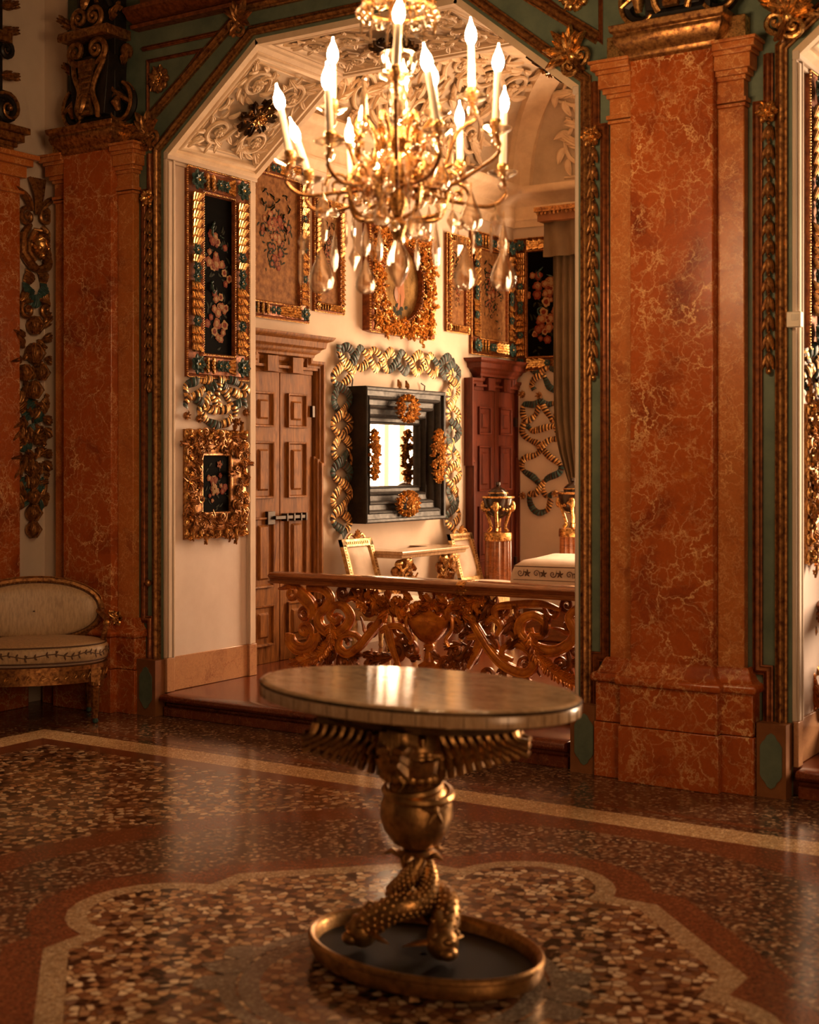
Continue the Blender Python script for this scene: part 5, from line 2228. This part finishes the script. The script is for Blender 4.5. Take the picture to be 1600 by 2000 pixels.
m = MB([DRAPE])
drape(m, .20, .66, 4.74, FZ, 3.62, 7, .035, (1.12, .42, .46))
m.build('drape', root)
m = MB([DRAPE])
drape(m, .15, 2.8, 4.66, 3.30, 3.66, 16, .02)
m.build('valance', root)
m = MB([BROWNP, GILT])
m.box(.13, 2.8, 4.58, 4.86, 3.60, 3.70, 0)
FY(m, 4.58)
m.box(.11, 2.82, 3.68, 3.72, -.02, .03, 1)
for i in range(40):
    m.leaf((.14 + i * .04, 3.685, .01), -PI / 2, .035, .03, .012, .5, 0, 1)
m.build('pelmet', root)
root = thing('sheer_curtain', 'bright sheer window curtain, seen only as white stripes in the black framed mirror', 'curtain', (1.5, 4.8, .4))
m = MB([SHEER])
drape(m, .62, 2.5, 4.83, .40, 3.5, 14, .025)
m.build('sheer', root)
TANF = SHEER.copy()
TANF.name = 'tan_sheer'
TANF.node_tree.nodes['Translucent BSDF'].inputs[0].default_value = (.16, .085, .035, 1)
TANF.node_tree.nodes['Mix Shader'].inputs[0].default_value = .97
m = MB([TANF])
drape(m, .88, .95, 4.80, .40, 3.5, 1, .02)
drape(m, 1.06, 1.12, 4.80, .40, 3.5, 1, .02)
m.build('tan_fold', root)

# ================================================================== SETTEE
sc = Vector((-.482, -.555, 0))
SA = math.radians(-39)
root = thing('settee', 'small oval-backed settee in beige silk with a vine-embroidered cushion, left corner', 'chair', tuple(sc), None, 0)
MS = Matrix.Translation(sc) @ Matrix.Rotation(SA + PI / 2, 4, 'Z')    # local: x width, -y front
W2, D2 = .40, .27


def SM(mats, smooth=True):
    m = MB(mats, smooth)
    m.M = MS.copy()
    return m


def oval_row(a, b, z, n=40, p=2.3):
    r = []
    for i in range(n):
        q = 2 * PI * i / n
        c, s_ = math.cos(q), math.sin(q)
        r.append((a * math.copysign(abs(c) ** (2 / p), c), b * math.copysign(abs(s_) ** (2 / p), s_), z))
    return r


m = SM([GILT, GOLD])
m.grid([oval_row(W2, D2, z) for z in (.245, .25, .32, .325)], 0, closed_u=True)
m.grid([oval_row(W2 + .012, D2 + .012, z) for z in (.318, .324, .336, .342)] + [oval_row(W2 - .05, D2 - .05, .342)], 0, closed_u=True)
m.grid([oval_row(W2 + .006, D2 + .006, z) for z in (.243, .25, .256)], 0, closed_u=True)
# guilloche wave on the rail
for i in range(44):
    q = 2 * PI * (i + .5) / 44
    p0_, p1_ = oval_row(W2 + .003, D2 + .003, 0, 88)[2 * i % 88], oval_row(W2 + .003, D2 + .003, 0, 88)[(2 * i + 1) % 88]
    m.sweep([(p0_[0], p0_[1], .27), ((p0_[0] + p1_[0]) / 2 * 1.008, (p0_[1] + p1_[1]) / 2 * 1.008, .30), (p1_[0], p1_[1], .285), (p0_[0] * .6 + p1_[0] * .4, p0_[1] * .6 + p1_[1] * .4, .275)], .0035, 5, 1, 1)
m.build('seat_rail', root)
for sx in (-1, 1):
    for sy, sc2 in ((-1, 1), (1, 1)):
        m = SM([GILT, TEAL])
        lx, ly = sx * W2 * .80, sy * D2 * .72
        m.box(lx - .026, lx + .026, ly - .026, ly + .026, .243, .325, 0)
        m.lathe([(.012, .03), (.014, .045), (.011, .055), (.018, .075), (.024, .20), (.026, .205), (.017, .212), (.025, .222), (.022, .243)], (lx, ly, 0), 20, 0, .12, 10)
        m.lathe([(.006, 0), (.015, .006), (.017, .018), (.012, .03)], (lx, ly, 0), 12, 1)
        m.build('leg', root)
# seat cushion with embroidered border
m = SM([SILK, LINEN, EMB])
rows = []
for z, o in [(.343, -.04), (.345, -.012), (.352, -.004), (.362, -.012)]:
    rows.append(oval_row(W2 + o, D2 + o, z))
m.grid(rows, 1, closed_u=True)
rows = []
for z, o in [(.362, -.02), (.366, .004), (.40, .016), (.435, .012), (.455, -.004), (.470, -.06), (.482, -.14), (.487, -.22)]:
    rows.append(oval_row(max(.02, W2 + o), max(.02, D2 + o), z))
m.grid(rows, 0, closed_u=True)
m.add(rows[-1], [tuple(range(40))], 0)
cush = m.build('seat_cushion', root)
m = SM([EMB])
for z, o in ((.366, .008), (.455, .0)):
    R_ = oval_row(W2 + o, D2 + o, z, 60)
    m.sweep(R_ + [R_[0]], .0045, 5)
rr = random.Random(3)
for i in range(58):
    q = 2 * PI * (i + .5) / 58
    R_ = oval_row(W2 + .0155, D2 + .0155, 0, 58)
    p = Vector(R_[i])
    pn = Vector(R_[(i + 1) % 58])
    t = (pn - p).normalized()
    mm = m.M
    out_ = Vector((t.y, -t.x, 0))
    m.M = MS @ Matrix(((t.x, 0, out_.x, p.x), (t.y, 0, out_.y, p.y), (0, 1, 0, .41), (0, 0, 0, 1)))
    zz = .010 * math.sin(i * 1.3)
    m.sweep([(0, zz, 0), ((pn - p).length, .010 * math.sin((i + 1) * 1.3), 0)], .0028, 4)
    for s_ in (1, -1):
        m.leaf((.006, zz, -.001), s_ * rr.uniform(.6, 1.3), rr.uniform(.018, .03), .012, .003, .2, 0)
    if i % 3 == 0:
        m.ell((.01, zz + .014, 0), (.006, .006, .002), 6, 4)
    m.M = mm
m.build('vine_embroidery', cush)
# oval back


def back_pt(th, ra, rb, off=0):
    """curved oval back: th around the oval"""
    x = ra * math.copysign(abs(math.cos(th)) ** .9, math.cos(th))
    z = .615 + rb * math.copysign(abs(math.sin(th)) ** .9, math.sin(th))
    y = D2 - .01 + .10 * (z - .45) - .42 * x * x - off
    return (x, y, z)


m = SM([GILT, GOLD])
P = [back_pt(2 * PI * i / 56, .395, .180) for i in range(57)]
m.sweep(P, .022, 8, 1, 0, False)
P = [back_pt(2 * PI * i / 56, .412, .197, -.004) for i in range(57)]
m.sweep(P, .010, 6, 1, 0, False)
P = [back_pt(2 * PI * i / 90, .388, .173, .016) for i in range(90)]
for p in P:
    m.ell(p, .006, 5, 4, 1)
for sx in (-1, 1):
    m.sweep(smooth_path([back_pt(-PI / 2 + sx * .95, .37, .19), (sx * .26, D2 * .86, .42), (sx * .27, D2 * .80, .33)], .02), .018, 8, 1, 0)
m.build('back_frame', root)
m = SM([SILK])
for side_ in (1, -1):
    rows = []
    for t in (1, .97, .9, .75, .5, .25, .02):
        e = math.sqrt(max(0, 1 - t ** 5))
        rows.append([back_pt(2 * PI * i / 48, .382 * t, .168 * t, (.010 + .045 * e) if side_ > 0 else -.005) for i in range(48)])
    m.grid(rows, 0, closed_u=True)
bpad = m.build('back_pad', root)
m = SM([EMB])
P = [back_pt(2 * PI * i / 60, .374, .163, .022) for i in range(61)]
m.sweep(P, .005, 5, 1, 0, False)
m.build('piping', bpad)
for sx in (-1, 1):
    m = SM([GILT, GOLD])
    P = smooth_path([back_pt(0 if sx > 0 else PI, .37, .19), (sx * .405, .06, .58), (sx * .40, -.04, .56), (sx * .385, -.06, .50), (sx * .38, .02, .42), (sx * .385, .04, .33)], .02)
    m.sweep(P, .016, 8, 1, 0)
    m.ell((sx * .40, -.045, .56), .022, 8, 6, 1)
    m.build('arm', root)

# ================================================================== CENTRE TABLE
tc = Vector((3.47, -2.655, 0))
TA = math.radians(-6)
root = thing('centre_table', 'oval stone-topped centre table on a bronze pedestal of eagles, globe and dolphins', 'table', tuple(tc))
MT = Matrix.Translation(tc) @ Matrix.Rotation(TA, 4, 'Z')


def TM(mats, smooth=True):
    m = MB(mats, smooth)
    m.M = MT.copy()
    return m


def el(a, b, z, n=72):
    return [(a * math.cos(2 * PI * i / n), b * math.sin(2 * PI * i / n), z) for i in range(n)]


TZ = .825
m = TM([ONYX, ONYXR, BRONZED])
a0, b0 = .555, .352
m.grid([el(a0 - .02, b0 - .02, TZ), el(.01, .01, TZ)][::-1], 0, closed_u=True)
m.grid([el(a0 - .02, b0 - .02, TZ), el(a0 - .008, b0 - .008, TZ - .001), el(a0 - .002, b0 - .002, TZ - .006)], 0, closed_u=True)
ttop = m.build('table_top', root)
m = TM([BRONZED])
m.grid([el(a0 - .002, b0 - .002, TZ - .006), el(a0 + .003, b0 + .003, TZ - .010), el(a0 - .001, b0 - .001, TZ - .015)], 0, closed_u=True)
m.build('metal_band', ttop)
m = TM([ONYXR, BRONZED])
m.grid([el(a0 - .001, b0 - .001, TZ - .015), el(a0 + .001, b0 + .001, TZ - .018), el(a0, b0, TZ - .047), el(a0 - .008, b0 - .008, TZ - .052), el(.2, .12, TZ - .052)], 0, closed_u=True)
n = 46
for i in range(n):
    q = 2 * PI * i / n
    m.sweep([(a0 * 1.002 * math.cos(q), b0 * 1.003 * math.sin(q), TZ - .018), (a0 * 1.001 * math.cos(q), b0 * 1.002 * math.sin(q), TZ - .048)], .0012, 4, 1, 1)
m.build('stone_rim', root)
m = TM([BRONZED])
m.grid([el(a0 - .03, b0 - .03, TZ - .052), el(a0 - .025, b0 - .025, TZ - .058), el(a0 - .05, b0 - .05, TZ - .062), el(a0 - .12, b0 - .10, TZ - .075), el(a0 - .20, b0 - .14, TZ - .10), el(.1, .1, TZ - .10)], 0, closed_u=True)
m.build('apron', root)
# eagles: body, head and spread wings carrying the top
MT0 = MT.copy()
MT = MT @ Matrix.Translation((.028, -.022, -.012))
wang = [math.radians(a) for a in (246, 316, 100)]
for i, wa in enumerate(wang):
    m = TM([BRONZE])
    ca, sa = math.cos(wa), math.sin(wa)
    ex = 1.0 if abs(ca) > .4 else .6
    m.M = MT @ Matrix.Rotation(wa, 4, 'Z')
    m.sweep(smooth_path([(.03, 0, .565), (.065, 0, .61), (.075, 0, .66), (.06, 0, .70)], .015), [.038 + .026 * math.sin(PI * t / 12) for t in range(len(smooth_path([(.03, 0, .565), (.065, 0, .61), (.075, 0, .66), (.06, 0, .70)], .015)))], 12)
    m.ell((.095, 0, .70), (.034, .028, .028), 12, 8)
    m.sweep([(.12, 0, .703), (.142, 0, .70), (.15, 0, .685)], [.014, .010, .003], 8)
    for s_ in (-1, 1):
        m.ell((.11, s_ * .02, .708), .006, 6, 5)
        m.sweep([(.04, s_ * .02, .575), (.06, s_ * .03, .54), (.085, s_ * .035, .525)], [.016, .012, .006], 7)
    for j in range(22):
        z = .58 + .10 * (j % 7) / 7
        q = (j // 7 - 1) * .6
        m.ell((.075 + .02 * math.cos(q) + .01, .045 * math.sin(q), z), (.010, .014, .016), 6, 5)
    m.build('eagle', root)
for sx, wa in ((-1, 217), (1, 26), (-.6, 130), (.7, 290)):
    m = TM([BRONZE])
    m.M = MT @ Matrix.Rotation(math.radians(wa), 4, 'Z')
    L = .30 if abs(sx) == 1 else .2
    m.sweep(smooth_path([(.04, 0, .67), (.14, 0, .725), (L, 0, .735)], .02), .026, 8)
    for row, (zz, ln) in enumerate(((.735, .07), (.715, .10), (.70, .135))):
        nfe = 10
        for j in range(nfe):
            t = j / (nfe - 1)
            x = .06 + (L - .06) * t
            z_top = .70 + .035 * t
            for s_ in (-1, 1):
                yy = s_ * (.010 + .010 * (2 - row))
                m.sweep(smooth_path([(x, yy, z_top), (x + .012, yy * 1.1, z_top - ln * .5), (x + .020 + .02 * t, yy * .8, z_top - ln * (1 - .35 * t))], .01), .017, 7, .7)
    m.sweep(smooth_path([(.05, 0, .665), (.14, 0, .70), (L - .02, 0, .715)], .02), .038, 10, .35, None, True, (0, 1, 0))
    m.build('wing', root)
m = TM([BRONZE])
m.lathe([(.0, .345), (.03, .35), (.07, .372), (.098, .41), (.110, .452), (.108, .49), (.092, .53), (.06, .565), (.0, .58)], (0, 0, 0), 40)
m.lathe([(.050, .335), (.065, .342), (.05, .352)], (0, 0, 0), 30)
m.build('globe', root)
m = TM([BRONZE])
m.M = MT @ Matrix.Translation((0, 0, 0))
# drapery and laurel rope round the globe, star-shaped fibula on the front
for k_, (zz, tilt) in enumerate(((.545, .018), (.53, -.02))):
    pts = []
    for i in range(41):
        q = 2 * PI * i / 40
        z = zz + tilt * math.sin(q + k_ * 2)
        r = math.sqrt(max(.002, .110 ** 2 - (z - .46) ** 2)) + .012
        pts.append((r * math.cos(q), r * math.sin(q), z))
    m.sweep(pts, .013, 7, 1, 0, False)
fd = math.radians(-57 + 6 + 30)
fx, fy = math.cos(fd), math.sin(fd)
for i in range(5):
    q = i * 2 * PI / 5 + .3
    tx, ty = -fy, fx
    b_ = Vector((fx * .112, fy * .112, .485))
    tip = b_ + Vector((tx * math.cos(q) * .045, ty * math.cos(q) * .045, math.sin(q) * .045))
    m.sweep([b_, tip], [.014, .002], 6)
m.build('globe_drapery', root)
# dolphins: heads down on the tray, tails twisted up to the globe
for i, wa in enumerate((231, 336, 106)):
    m = TM([BRONZE])
    a = math.radians(wa)
    pts = []
    rad = []
    n = 44
    for j in range(n + 1):
        t = j / n
        q = a + 4.2 * (t ** 1.3)
        r = .125 * (1 - t) ** 2.3 + .034
        z = .125 + .0 * t + .215 * t ** 1.25 + .035 * math.sin(PI * min(1, t * 2.2))
        pts.append((r * math.cos(q), r * math.sin(q), z))
        rad.append(.034 * (1 - t) ** .5 + .010)
    m.sweep(pts, rad, 14)
    for j in range(3, n - 2):
        p, pn = Vector(pts[j]), Vector(pts[j + 1])
        t_ = (pn - p).normalized()
        for q in range(7):
            a1 = q / 7 * 2 * PI + (j % 2) * .45
            side_ = t_.cross(Vector((0, 0, 1))).normalized()
            upn = side_.cross(t_)
            c = p + (side_ * math.cos(a1) + upn * math.sin(a1)) * rad[j] * .94
            m.ell(tuple(c), rad[j] * .16, 5, 4)
    ca, sa = math.cos(a), math.sin(a)
    hd = Vector((.165 * ca, .165 * sa, .118))
    m.ell(tuple(hd), (.048, .048, .05), 14, 10)
    m.ell((hd.x * 1.2, hd.y * 1.2, .098), (.030, .030, .022), 12, 8)
    m.ell((hd.x * 1.17, hd.y * 1.17, .132), (.026, .026, .014), 12, 8)
    for s_ in (-1, 1):
        sx_, sy_ = -sa * s_, ca * s_
        m.ell((hd.x + sx_ * .036 + ca * .015, hd.y + sy_ * .036 + sa * .015, .145), .012, 8, 6)
        m.sweep([(hd.x + sx_ * .035 - ca * .02, hd.y + sy_ * .035 - sa * .02, .12), (hd.x + sx_ * .075 - ca * .03, hd.y + sy_ * .075 - sa * .03, .118), (hd.x + sx_ * .10 - ca * .06, hd.y + sy_ * .10 - sa * .06, .105)], [.018, .013, .004], 7, .5)
    m.sweep([(hd.x, hd.y, .17), (hd.x * .85, hd.y * .85, .195), (hd.x * .65, hd.y * .65, .19)], [.010, .014, .004], 6)
    for q in range(3):
        m.leaf((pts[-1][0], pts[-1][1], .34), 0, .01, .01, .01)
    m.build('dolphin', root)
m = TM([BRONZE])
for q in range(5):
    a = q * 1.26
    m.sweep([(.03 * math.cos(a), .03 * math.sin(a), .325), (.075 * math.cos(a), .075 * math.sin(a), .345), (.10 * math.cos(a), .10 * math.sin(a), .335)], [.014, .016, .004], 7, .6)
m.build('tail_fins', root)
MT0 = MT.copy()
MT = MT @ Matrix.Translation((.062, -.045, 0))
TRAYF = m_plain('tray_cloth', (.012, .008, .006), .6, 0, .2)
m = TM([TRAYF, BRONZE])
ta, tb = .385, .262
m.grid([el(.01, .01, .060), el(ta - .022, tb - .022, .060)], 0, closed_u=True)
m.build('tray_floor', root)
m = TM([BRONZE])
m.grid([el(ta - .024, tb - .024, .058), el(ta - .018, tb - .018, .085), el(ta - .010, tb - .010, .098), el(ta, tb, .101), el(ta + .007, tb + .007, .095), el(ta + .008, tb + .008, .086), el(ta + .001, tb + .001, .080), el(ta + .003, tb + .003, .06), el(ta - .006, tb - .006, .040), el(ta - .03, tb - .03, .030), el(.02, .02, .030)], 0, closed_u=True)
m.build('tray_rim', root)
for wa in (-68, 60, 180, -150):
    m = TM([BRONZED])
    a = math.radians(wa)
    m.lathe([(.0, 0.0), (.026, .004), (.034, .018), (.026, .034), (.0, .040)], (.31 * math.cos(a), .21 * math.sin(a), 0), 16, None, .12, 8)
    m.build('bun_foot', root)

# ================================================================== CHANDELIER
RT = Vector((math.cos(A), math.sin(A), 0))
FW = Vector((-math.sin(A), math.cos(A), 0))
CC = Vector((3.23, -2.38, 0))
CD = 4.6


def cp(px, py, off):
    """point of the chandelier: photo position at depth 4.6 + off"""
    d = CD + off
    r = (px - 800) / FPX * d
    return Vector((CAM[0], CAM[1], 0)) + RT * r + FW * d + Vector((0, 0, CAM[2] - (py - 905) / FPX * d))


root = thing('chandelier', 'gilt chandelier with lit candle bulbs and hanging crystal drops', 'chandelier', (CC.x, CC.y, 2.1))
cen = cp(778, 400, 0)
cx, cy = cen.x, cen.y
Z = lambda py, off=0: cp(778, py, off).z
# central stem of glass and brass
m = MB([CRYS, GOLD])
zs = [(560, .006), (548, .020), (520, .040), (495, .034), (470, .014), (455, .020), (440, .030), (425, .012), (400, .03), (360, .022), (330, .036), (300, .02), (275, .045), (250, .03), (235, .012),
      (225, .028), (190, .034), (150, .02), (140, .05), (118, .062), (105, .058), (100, .02), (70, .014), (40, .018), (10, .02), (-60, .015), (-300, .012), (-900, .008)]
gl = [(r, Z(py)) for py, r in zs[:5]]
m.lathe(gl, (cx, cy, 0), 16, 0)
m.build('finial_drop', root)
m = MB([GOLD])
m.lathe([(r, Z(py)) for py, r in zs[4:14]], (cx, cy, 0), 20, 0, .08, 8)
m.build('stem', root)
m = MB([CRYS])
m.lathe([(r, Z(py)) for py, r in zs[14:23]], (cx, cy, 0), 24, 0, .06, 12)
m.build('glass_bowl', root)
m = MB([GOLD])
m.lathe([(r, Z(py)) for py, r in zs[22:]], (cx, cy, 0), 12, 0)
m.build('hanging_rod', root)

# candles: (bulb px, bulb py, candle foot px, foot py, depth offset)
cand = [(546, 198, 566, 305, .02), (577, 262, 603, 342, .16), (650, 108, 649, 205, .02), (640, 158, 645, 268, -.26), (683, 264, 687, 350, .28), (779, 28, 773, 140, -.36),
        (789, 150, 792, 228, .20), (834, 122, 856, 248, -.30), (846, 152, 851, 212, .10), (898, 230, 899, 322, .30), (920, 70, 922, 182, -.05), (973, 122, 969, 244, -.15), (985, 203, 982, 330, .12), (740, 325, 741, 370, .37)]
ringz = Z(385)
rr = random.Random(12)
GB = MB([GOLD])
for i, (bx, by, fx_, fy_, off) in enumerate(cand):
    b = cp(bx, by, off)
    f = cp(fx_, fy_, off)
    small = by > 180 and off > .1
    r = .0185 if not small else .0165
    ax = (b - f).normalized()
    # candle sleeve
    top = b - ax * .028
    m = MB([CANDLE])
    m.sweep([f, top], [.0125, .011], 12)
    cd = m.build('candle_sleeve', root)
    m = MB([BULB])
    pr = [(0, -.030), (.008, -.028), (r * .85, -.014), (r, .0), (r * .86, .016), (r * .5, .032), (r * .18, .046), (.0015, .060)]
    m.M = Matrix.Translation(b) @ Vector((0, 0, 1)).rotation_difference(ax).to_matrix().to_4x4()
    m.lathe(pr, (0, 0, 0), 16)
    m.build('bulb', cd)
    # glass drip pan and brass cup
    m = MB([CRYS])
    m.M = Matrix.Translation(f)
    m.lathe([(.012, -.02), (.02, -.030), (.046, -.016), (.050, -.010), (.044, -.010), (.018, -.018), (.013, -.012)], (0, 0, 0), 20, None, .06, 10)
    m.lathe([(.0, -.078), (.010, -.07), (.017, -.056), (.010, -.044), (.015, -.036), (.012, -.028)], (0, 0, 0), 12)
    m.build('drip_pan', root)
    m = MB([GOLD, GILT])
    m.M = Matrix.Translation(f)
    m.lathe([(.010, -.030), (.014, -.018), (.012, -.006), (.017, .004), (.017, .014), (.014, .018)], (0, 0, 0), 12, 0, .08, 8)
    m.M = Matrix.Identity(4)
    out = Vector((f.x - cx, f.y - cy, 0))
    ro = out.length
    if ro < .05:
        out = Vector((FW.x, FW.y, 0)) * (.1 if off > 0 else -.1)
        ro = .1
    od = out.normalized()
    P = [f + Vector((0, 0, -.03)), f + Vector((0, 0, -.085)) + od * .012, f + Vector((0, 0, -.13)) - od * .05, Vector((cx, cy, 0)) + od * ro * .5 + Vector((0, 0, min(f.z - .12, ringz + .02))),
         Vector((cx, cy, ringz + .03)) + od * .03]
    m.sweep(smooth_path(P, .015), .0068, 7, 1, 1)
    c_ = Vector((cx, cy, 0)) + od * ro * .55 + Vector((0, 0, min(f.z - .10, ringz + .05)))
    side_ = od.cross(Vector((0, 0, 1)))
    sp_ = []
    for j in range(18):
        t = j / 17
        rr_ = .045 * (1 - .75 * t)
        q = t * 2.6 * PI
        sp_.append(c_ + od * rr_ * math.cos(q) + Vector((0, 0, rr_ * math.sin(q))))
    m.sweep(sp_, .0055, 6, 1, 0)
    m.build('arm', root)

# scrolled gilt cage and glass spires
for i in range(8):
    m = MB([GOLD])
    a = i * PI / 4 + .2
    d = Vector((math.cos(a), math.sin(a), 0))
    o = Vector((cx, cy, 0))
    P = [o + d * .05 + Vector((0, 0, Z(430))), o + d * .15 + Vector((0, 0, Z(420))), o + d * .17 + Vector((0, 0, Z(360))), o + d * .09 + Vector((0, 0, Z(320))), o + d * .08 + Vector((0, 0, Z(270))),
         o + d * .13 + Vector((0, 0, Z(235))), o + d * .155 + Vector((0, 0, Z(262))), o + d * .125 + Vector((0, 0, Z(275)))]
    m.sweep(smooth_path(P, .012), .0075, 7)
    m.M = Matrix.Translation(o + d * .13 + Vector((0, 0, Z(300)))) @ Matrix.Rotation(a + PI / 2, 4, 'Z') @ Matrix.Rotation(PI / 2, 4, 'X')
    m.acanthus((0, -.02, 0), PI / 2, .07, .05, .012, 0, 2)
    m.flower((0, -.10, .02), .028, 0, 5)
    m.build('scroll_frame', root)
for i, (px, py0, py1, off) in enumerate(((711, 155, 235, -.12), (846, 160, 235, .14), (730, 290, 350, .2), (880, 260, 330, .1))):
    f = cp(px, py1, off)
    t = cp(px, py0, off)
    m = MB([CRYS])
    m.sweep([f, f.lerp(t, .5), f.lerp(t, .93), t], [.017, .011, .006, .008], 6)
    m.ell(tuple(f - Vector((0, 0, .02))), .022, 10, 7)
    m.build('glass_spire', root)
# glass balusters in the body
for i in range(9):
    a = i * 2 * PI / 9
    m = MB([CRYS])
    p = Vector((cx + .11 * math.cos(a), cy + .11 * math.sin(a), 0))
    m.M = Matrix.Translation(p)
    m.lathe([(.005, Z(400)), (.020, Z(385)), (.010, Z(365)), (.016, Z(345)), (.024, Z(325)), (.008, Z(305))], (0, 0, 0), 8)
    m.build('glass_baluster', root)


def drop(kind, p, s=1.0, yaw=0):
    m = MB([CRYS, GOLD], smooth=(kind != 'd'))
    if kind == 'd':       # kite-shaped flat lozenge
        m.M = Matrix.Translation(p) @ Matrix.Rotation(yaw, 4, 'Z')
        w, h, t = .020 * s, .036 * s, .007 * s
        v = [(0, 0, h), (w, 0, 0), (0, 0, -h * 1.1), (-w, 0, 0), (0, t, h * .1), (0, -t, h * .1)]
        m.add(v, [(0, 1, 5), (1, 2, 5), (2, 3, 5), (3, 0, 5), (1, 0, 4), (2, 1, 4), (3, 2, 4), (0, 3, 4)])
    elif kind == 'p':     # pear pendant, flattened, faceted rim
        m.M = Matrix.Translation(p) @ Matrix.Rotation(yaw, 4, 'Z')
        m.lathe([(.0, .06 * s), (.006 * s, .048 * s), (.011 * s, .034 * s), (.020 * s, .014 * s), (.029 * s, -.008 * s), (.032 * s, -.026 * s), (.028 * s, -.042 * s), (.016 * s, -.053 * s), (0, -.056 * s)], (0, 0, 0), 12, None, 0, 0, 1, .45)
    elif kind == 'l':     # long almond
        m.M = Matrix.Translation(p) @ Matrix.Rotation(yaw, 4, 'Z')
        m.lathe([(.0, .06 * s), (.008 * s, .03 * s), (.017 * s, -.012 * s), (.013 * s, -.042 * s), (0, -.055 * s)], (0, 0, 0), 8, None, 0, 0, 1, .6)
    elif kind == 's':     # slim prism
        m.M = Matrix.Translation(p) @ Matrix.Rotation(yaw, 4, 'Z')
        m.lathe([(.0, .04 * s), (.006 * s, .035 * s), (.006 * s, -.03 * s), (0, -.045 * s)], (0, 0, 0), 5)
    elif kind == 'b':
        m.M = Matrix.Translation(p)
        m.ell((0, 0, 0), .017 * s, 10, 7)
    m.M = Matrix.Translation(p)
    top = {'d': .036, 'p': .055, 'l': .06, 's': .04, 'b': .017}[kind] * s
    m.sweep([(0, 0, top), (0, 0, top + .028)], .0022, 5, 1, 1)
    m.build('crystal_drop', root)


drops = [('p', 627, 530, -.05, 1.3), ('l', 653, 490, -.2, 1.2), ('s', 588, 520, .0, 1.5), ('d', 594, 470, .02, 1.2), ('d', 692, 503, -.15, 1.1), ('p', 714, 540, -.2, 1.0), ('l', 714, 470, -.1, 1.0),
         ('l', 742, 478, .05, 1.1), ('s', 676, 455, .1, 1.1), ('d', 728, 490, .1, .9), ('l', 852, 478, -.25, 1.3), ('l', 815, 495, .0, 1.0), ('p', 909, 525, -.12, 1.25), ('p', 983, 525, -.1, 1.3),
         ('l', 984, 468, .02, 1.1), ('d', 968, 432, -.15, 1.0), ('d', 884, 430, -.05, 1.1), ('s', 925, 470, .1, 1.0), ('s', 959, 475, .1, .9), ('p', 920, 412, .0, 1.2), ('d', 895, 480, .1, .9),
         ('p', 812, 430, -.15, 1.0), ('b', 830, 460, -.1, 1.3), ('p', 780, 455, .1, .8), ('b', 770, 440, -.1, 1.1), ('l', 800, 440, .15, .9), ('b', 652, 415, -.2, 1.0), ('p', 630, 400, -.1, .8),
         ('l', 633, 445, .05, .9), ('b', 720, 420, -.2, 1.2), ('d', 860, 400, -.2, 1.0), ('b', 700, 395, -.1, 1.0), ('p', 710, 330, -.15, 1.0), ('d', 730, 370, -.2, .9), ('b', 880, 385, .1, 1.1),
         ('p', 745, 410, -.25, .9), ('b', 812, 290, -.18, 1.1), ('b', 690, 280, -.1, 1.1), ('l', 765, 420, .2, .9), ('p', 862, 340, -.2, .9), ('s', 800, 375, -.2, 1.0), ('b', 757, 300, -.2, 1.2),
         ('b', 835, 270, .0, 1.2), ('d', 905, 360, .1, .9), ('s', 640, 365, .1, .9), ('b', 760, 365, -.28, 1.1), ('l', 690, 440, .2, .9), ('l', 838, 430, .2, .9), ('b', 900, 440, .0, .9)]
for k_, px, py, off, s_ in drops:
    drop(k_, cp(px, py, off), s_, rr.uniform(0, 3.1) if k_ not in ('d', 'p') else A + rr.uniform(-.5, .5))
# upper crown tier of beads and prisms, at the photo top
m = MB([GOLD])
o = Vector((cx, cy, 0))
for zz, R in ((Z(18), .115), (Z(-8), .12)):
    m.sweep([o + Vector((R * math.cos(2 * PI * j / 36), R * math.sin(2 * PI * j / 36), zz)) for j in range(37)], .006, 6, 1, 0, False)
for j in range(8):
    a = j * PI / 4
    m.sweep(smooth_path([o + Vector((.016 * math.cos(a), .016 * math.sin(a), Z(-70))), o + Vector((.09 * math.cos(a), .09 * math.sin(a), Z(-50))), o + Vector((.118 * math.cos(a), .118 * math.sin(a), Z(10)))], .015), .005, 6)
m.build('crown_ring', root)
for j in range(12):
    a = j * PI / 6 + .1
    p = o + Vector((.12 * math.cos(a), .12 * math.sin(a), 0))
    drop('b', Vector((p.x, p.y, Z(28))), 1.3)
    a += PI / 12
    p = o + Vector((.125 * math.cos(a), .125 * math.sin(a), 0))
    drop('s', Vector((p.x, p.y, Z(45))), .9)

# ------------------------------------------------------------------ repeats share a group
GROUPS = {'marble_pilaster': 'marble pilasters of the hall', 'framed_painting': 'framed paintings on the walls', 'carved_ribbon': 'carved ribbon ornaments',
          'bellflower_festoon': 'bellflower strings on the green strips', 'rosette': 'rosettes on the green spandrels', 'soffit_boss': 'bosses of the stucco soffit',
          'acanthus_corner_leaf': 'acanthus leaves on the arch mouldings', 'scroll_bracket': 'scroll brackets over the pilasters', 'wall_mirror': 'mirrors', 'carved_balustrade': 'carved balustrades'}
for o in list(bpy.data.objects):
    if o.parent is None and 'label' in o:
        b = o.name.split('.')[0]
        if b in GROUPS and 'group' not in o:
            o['group'] = GROUPS[b]
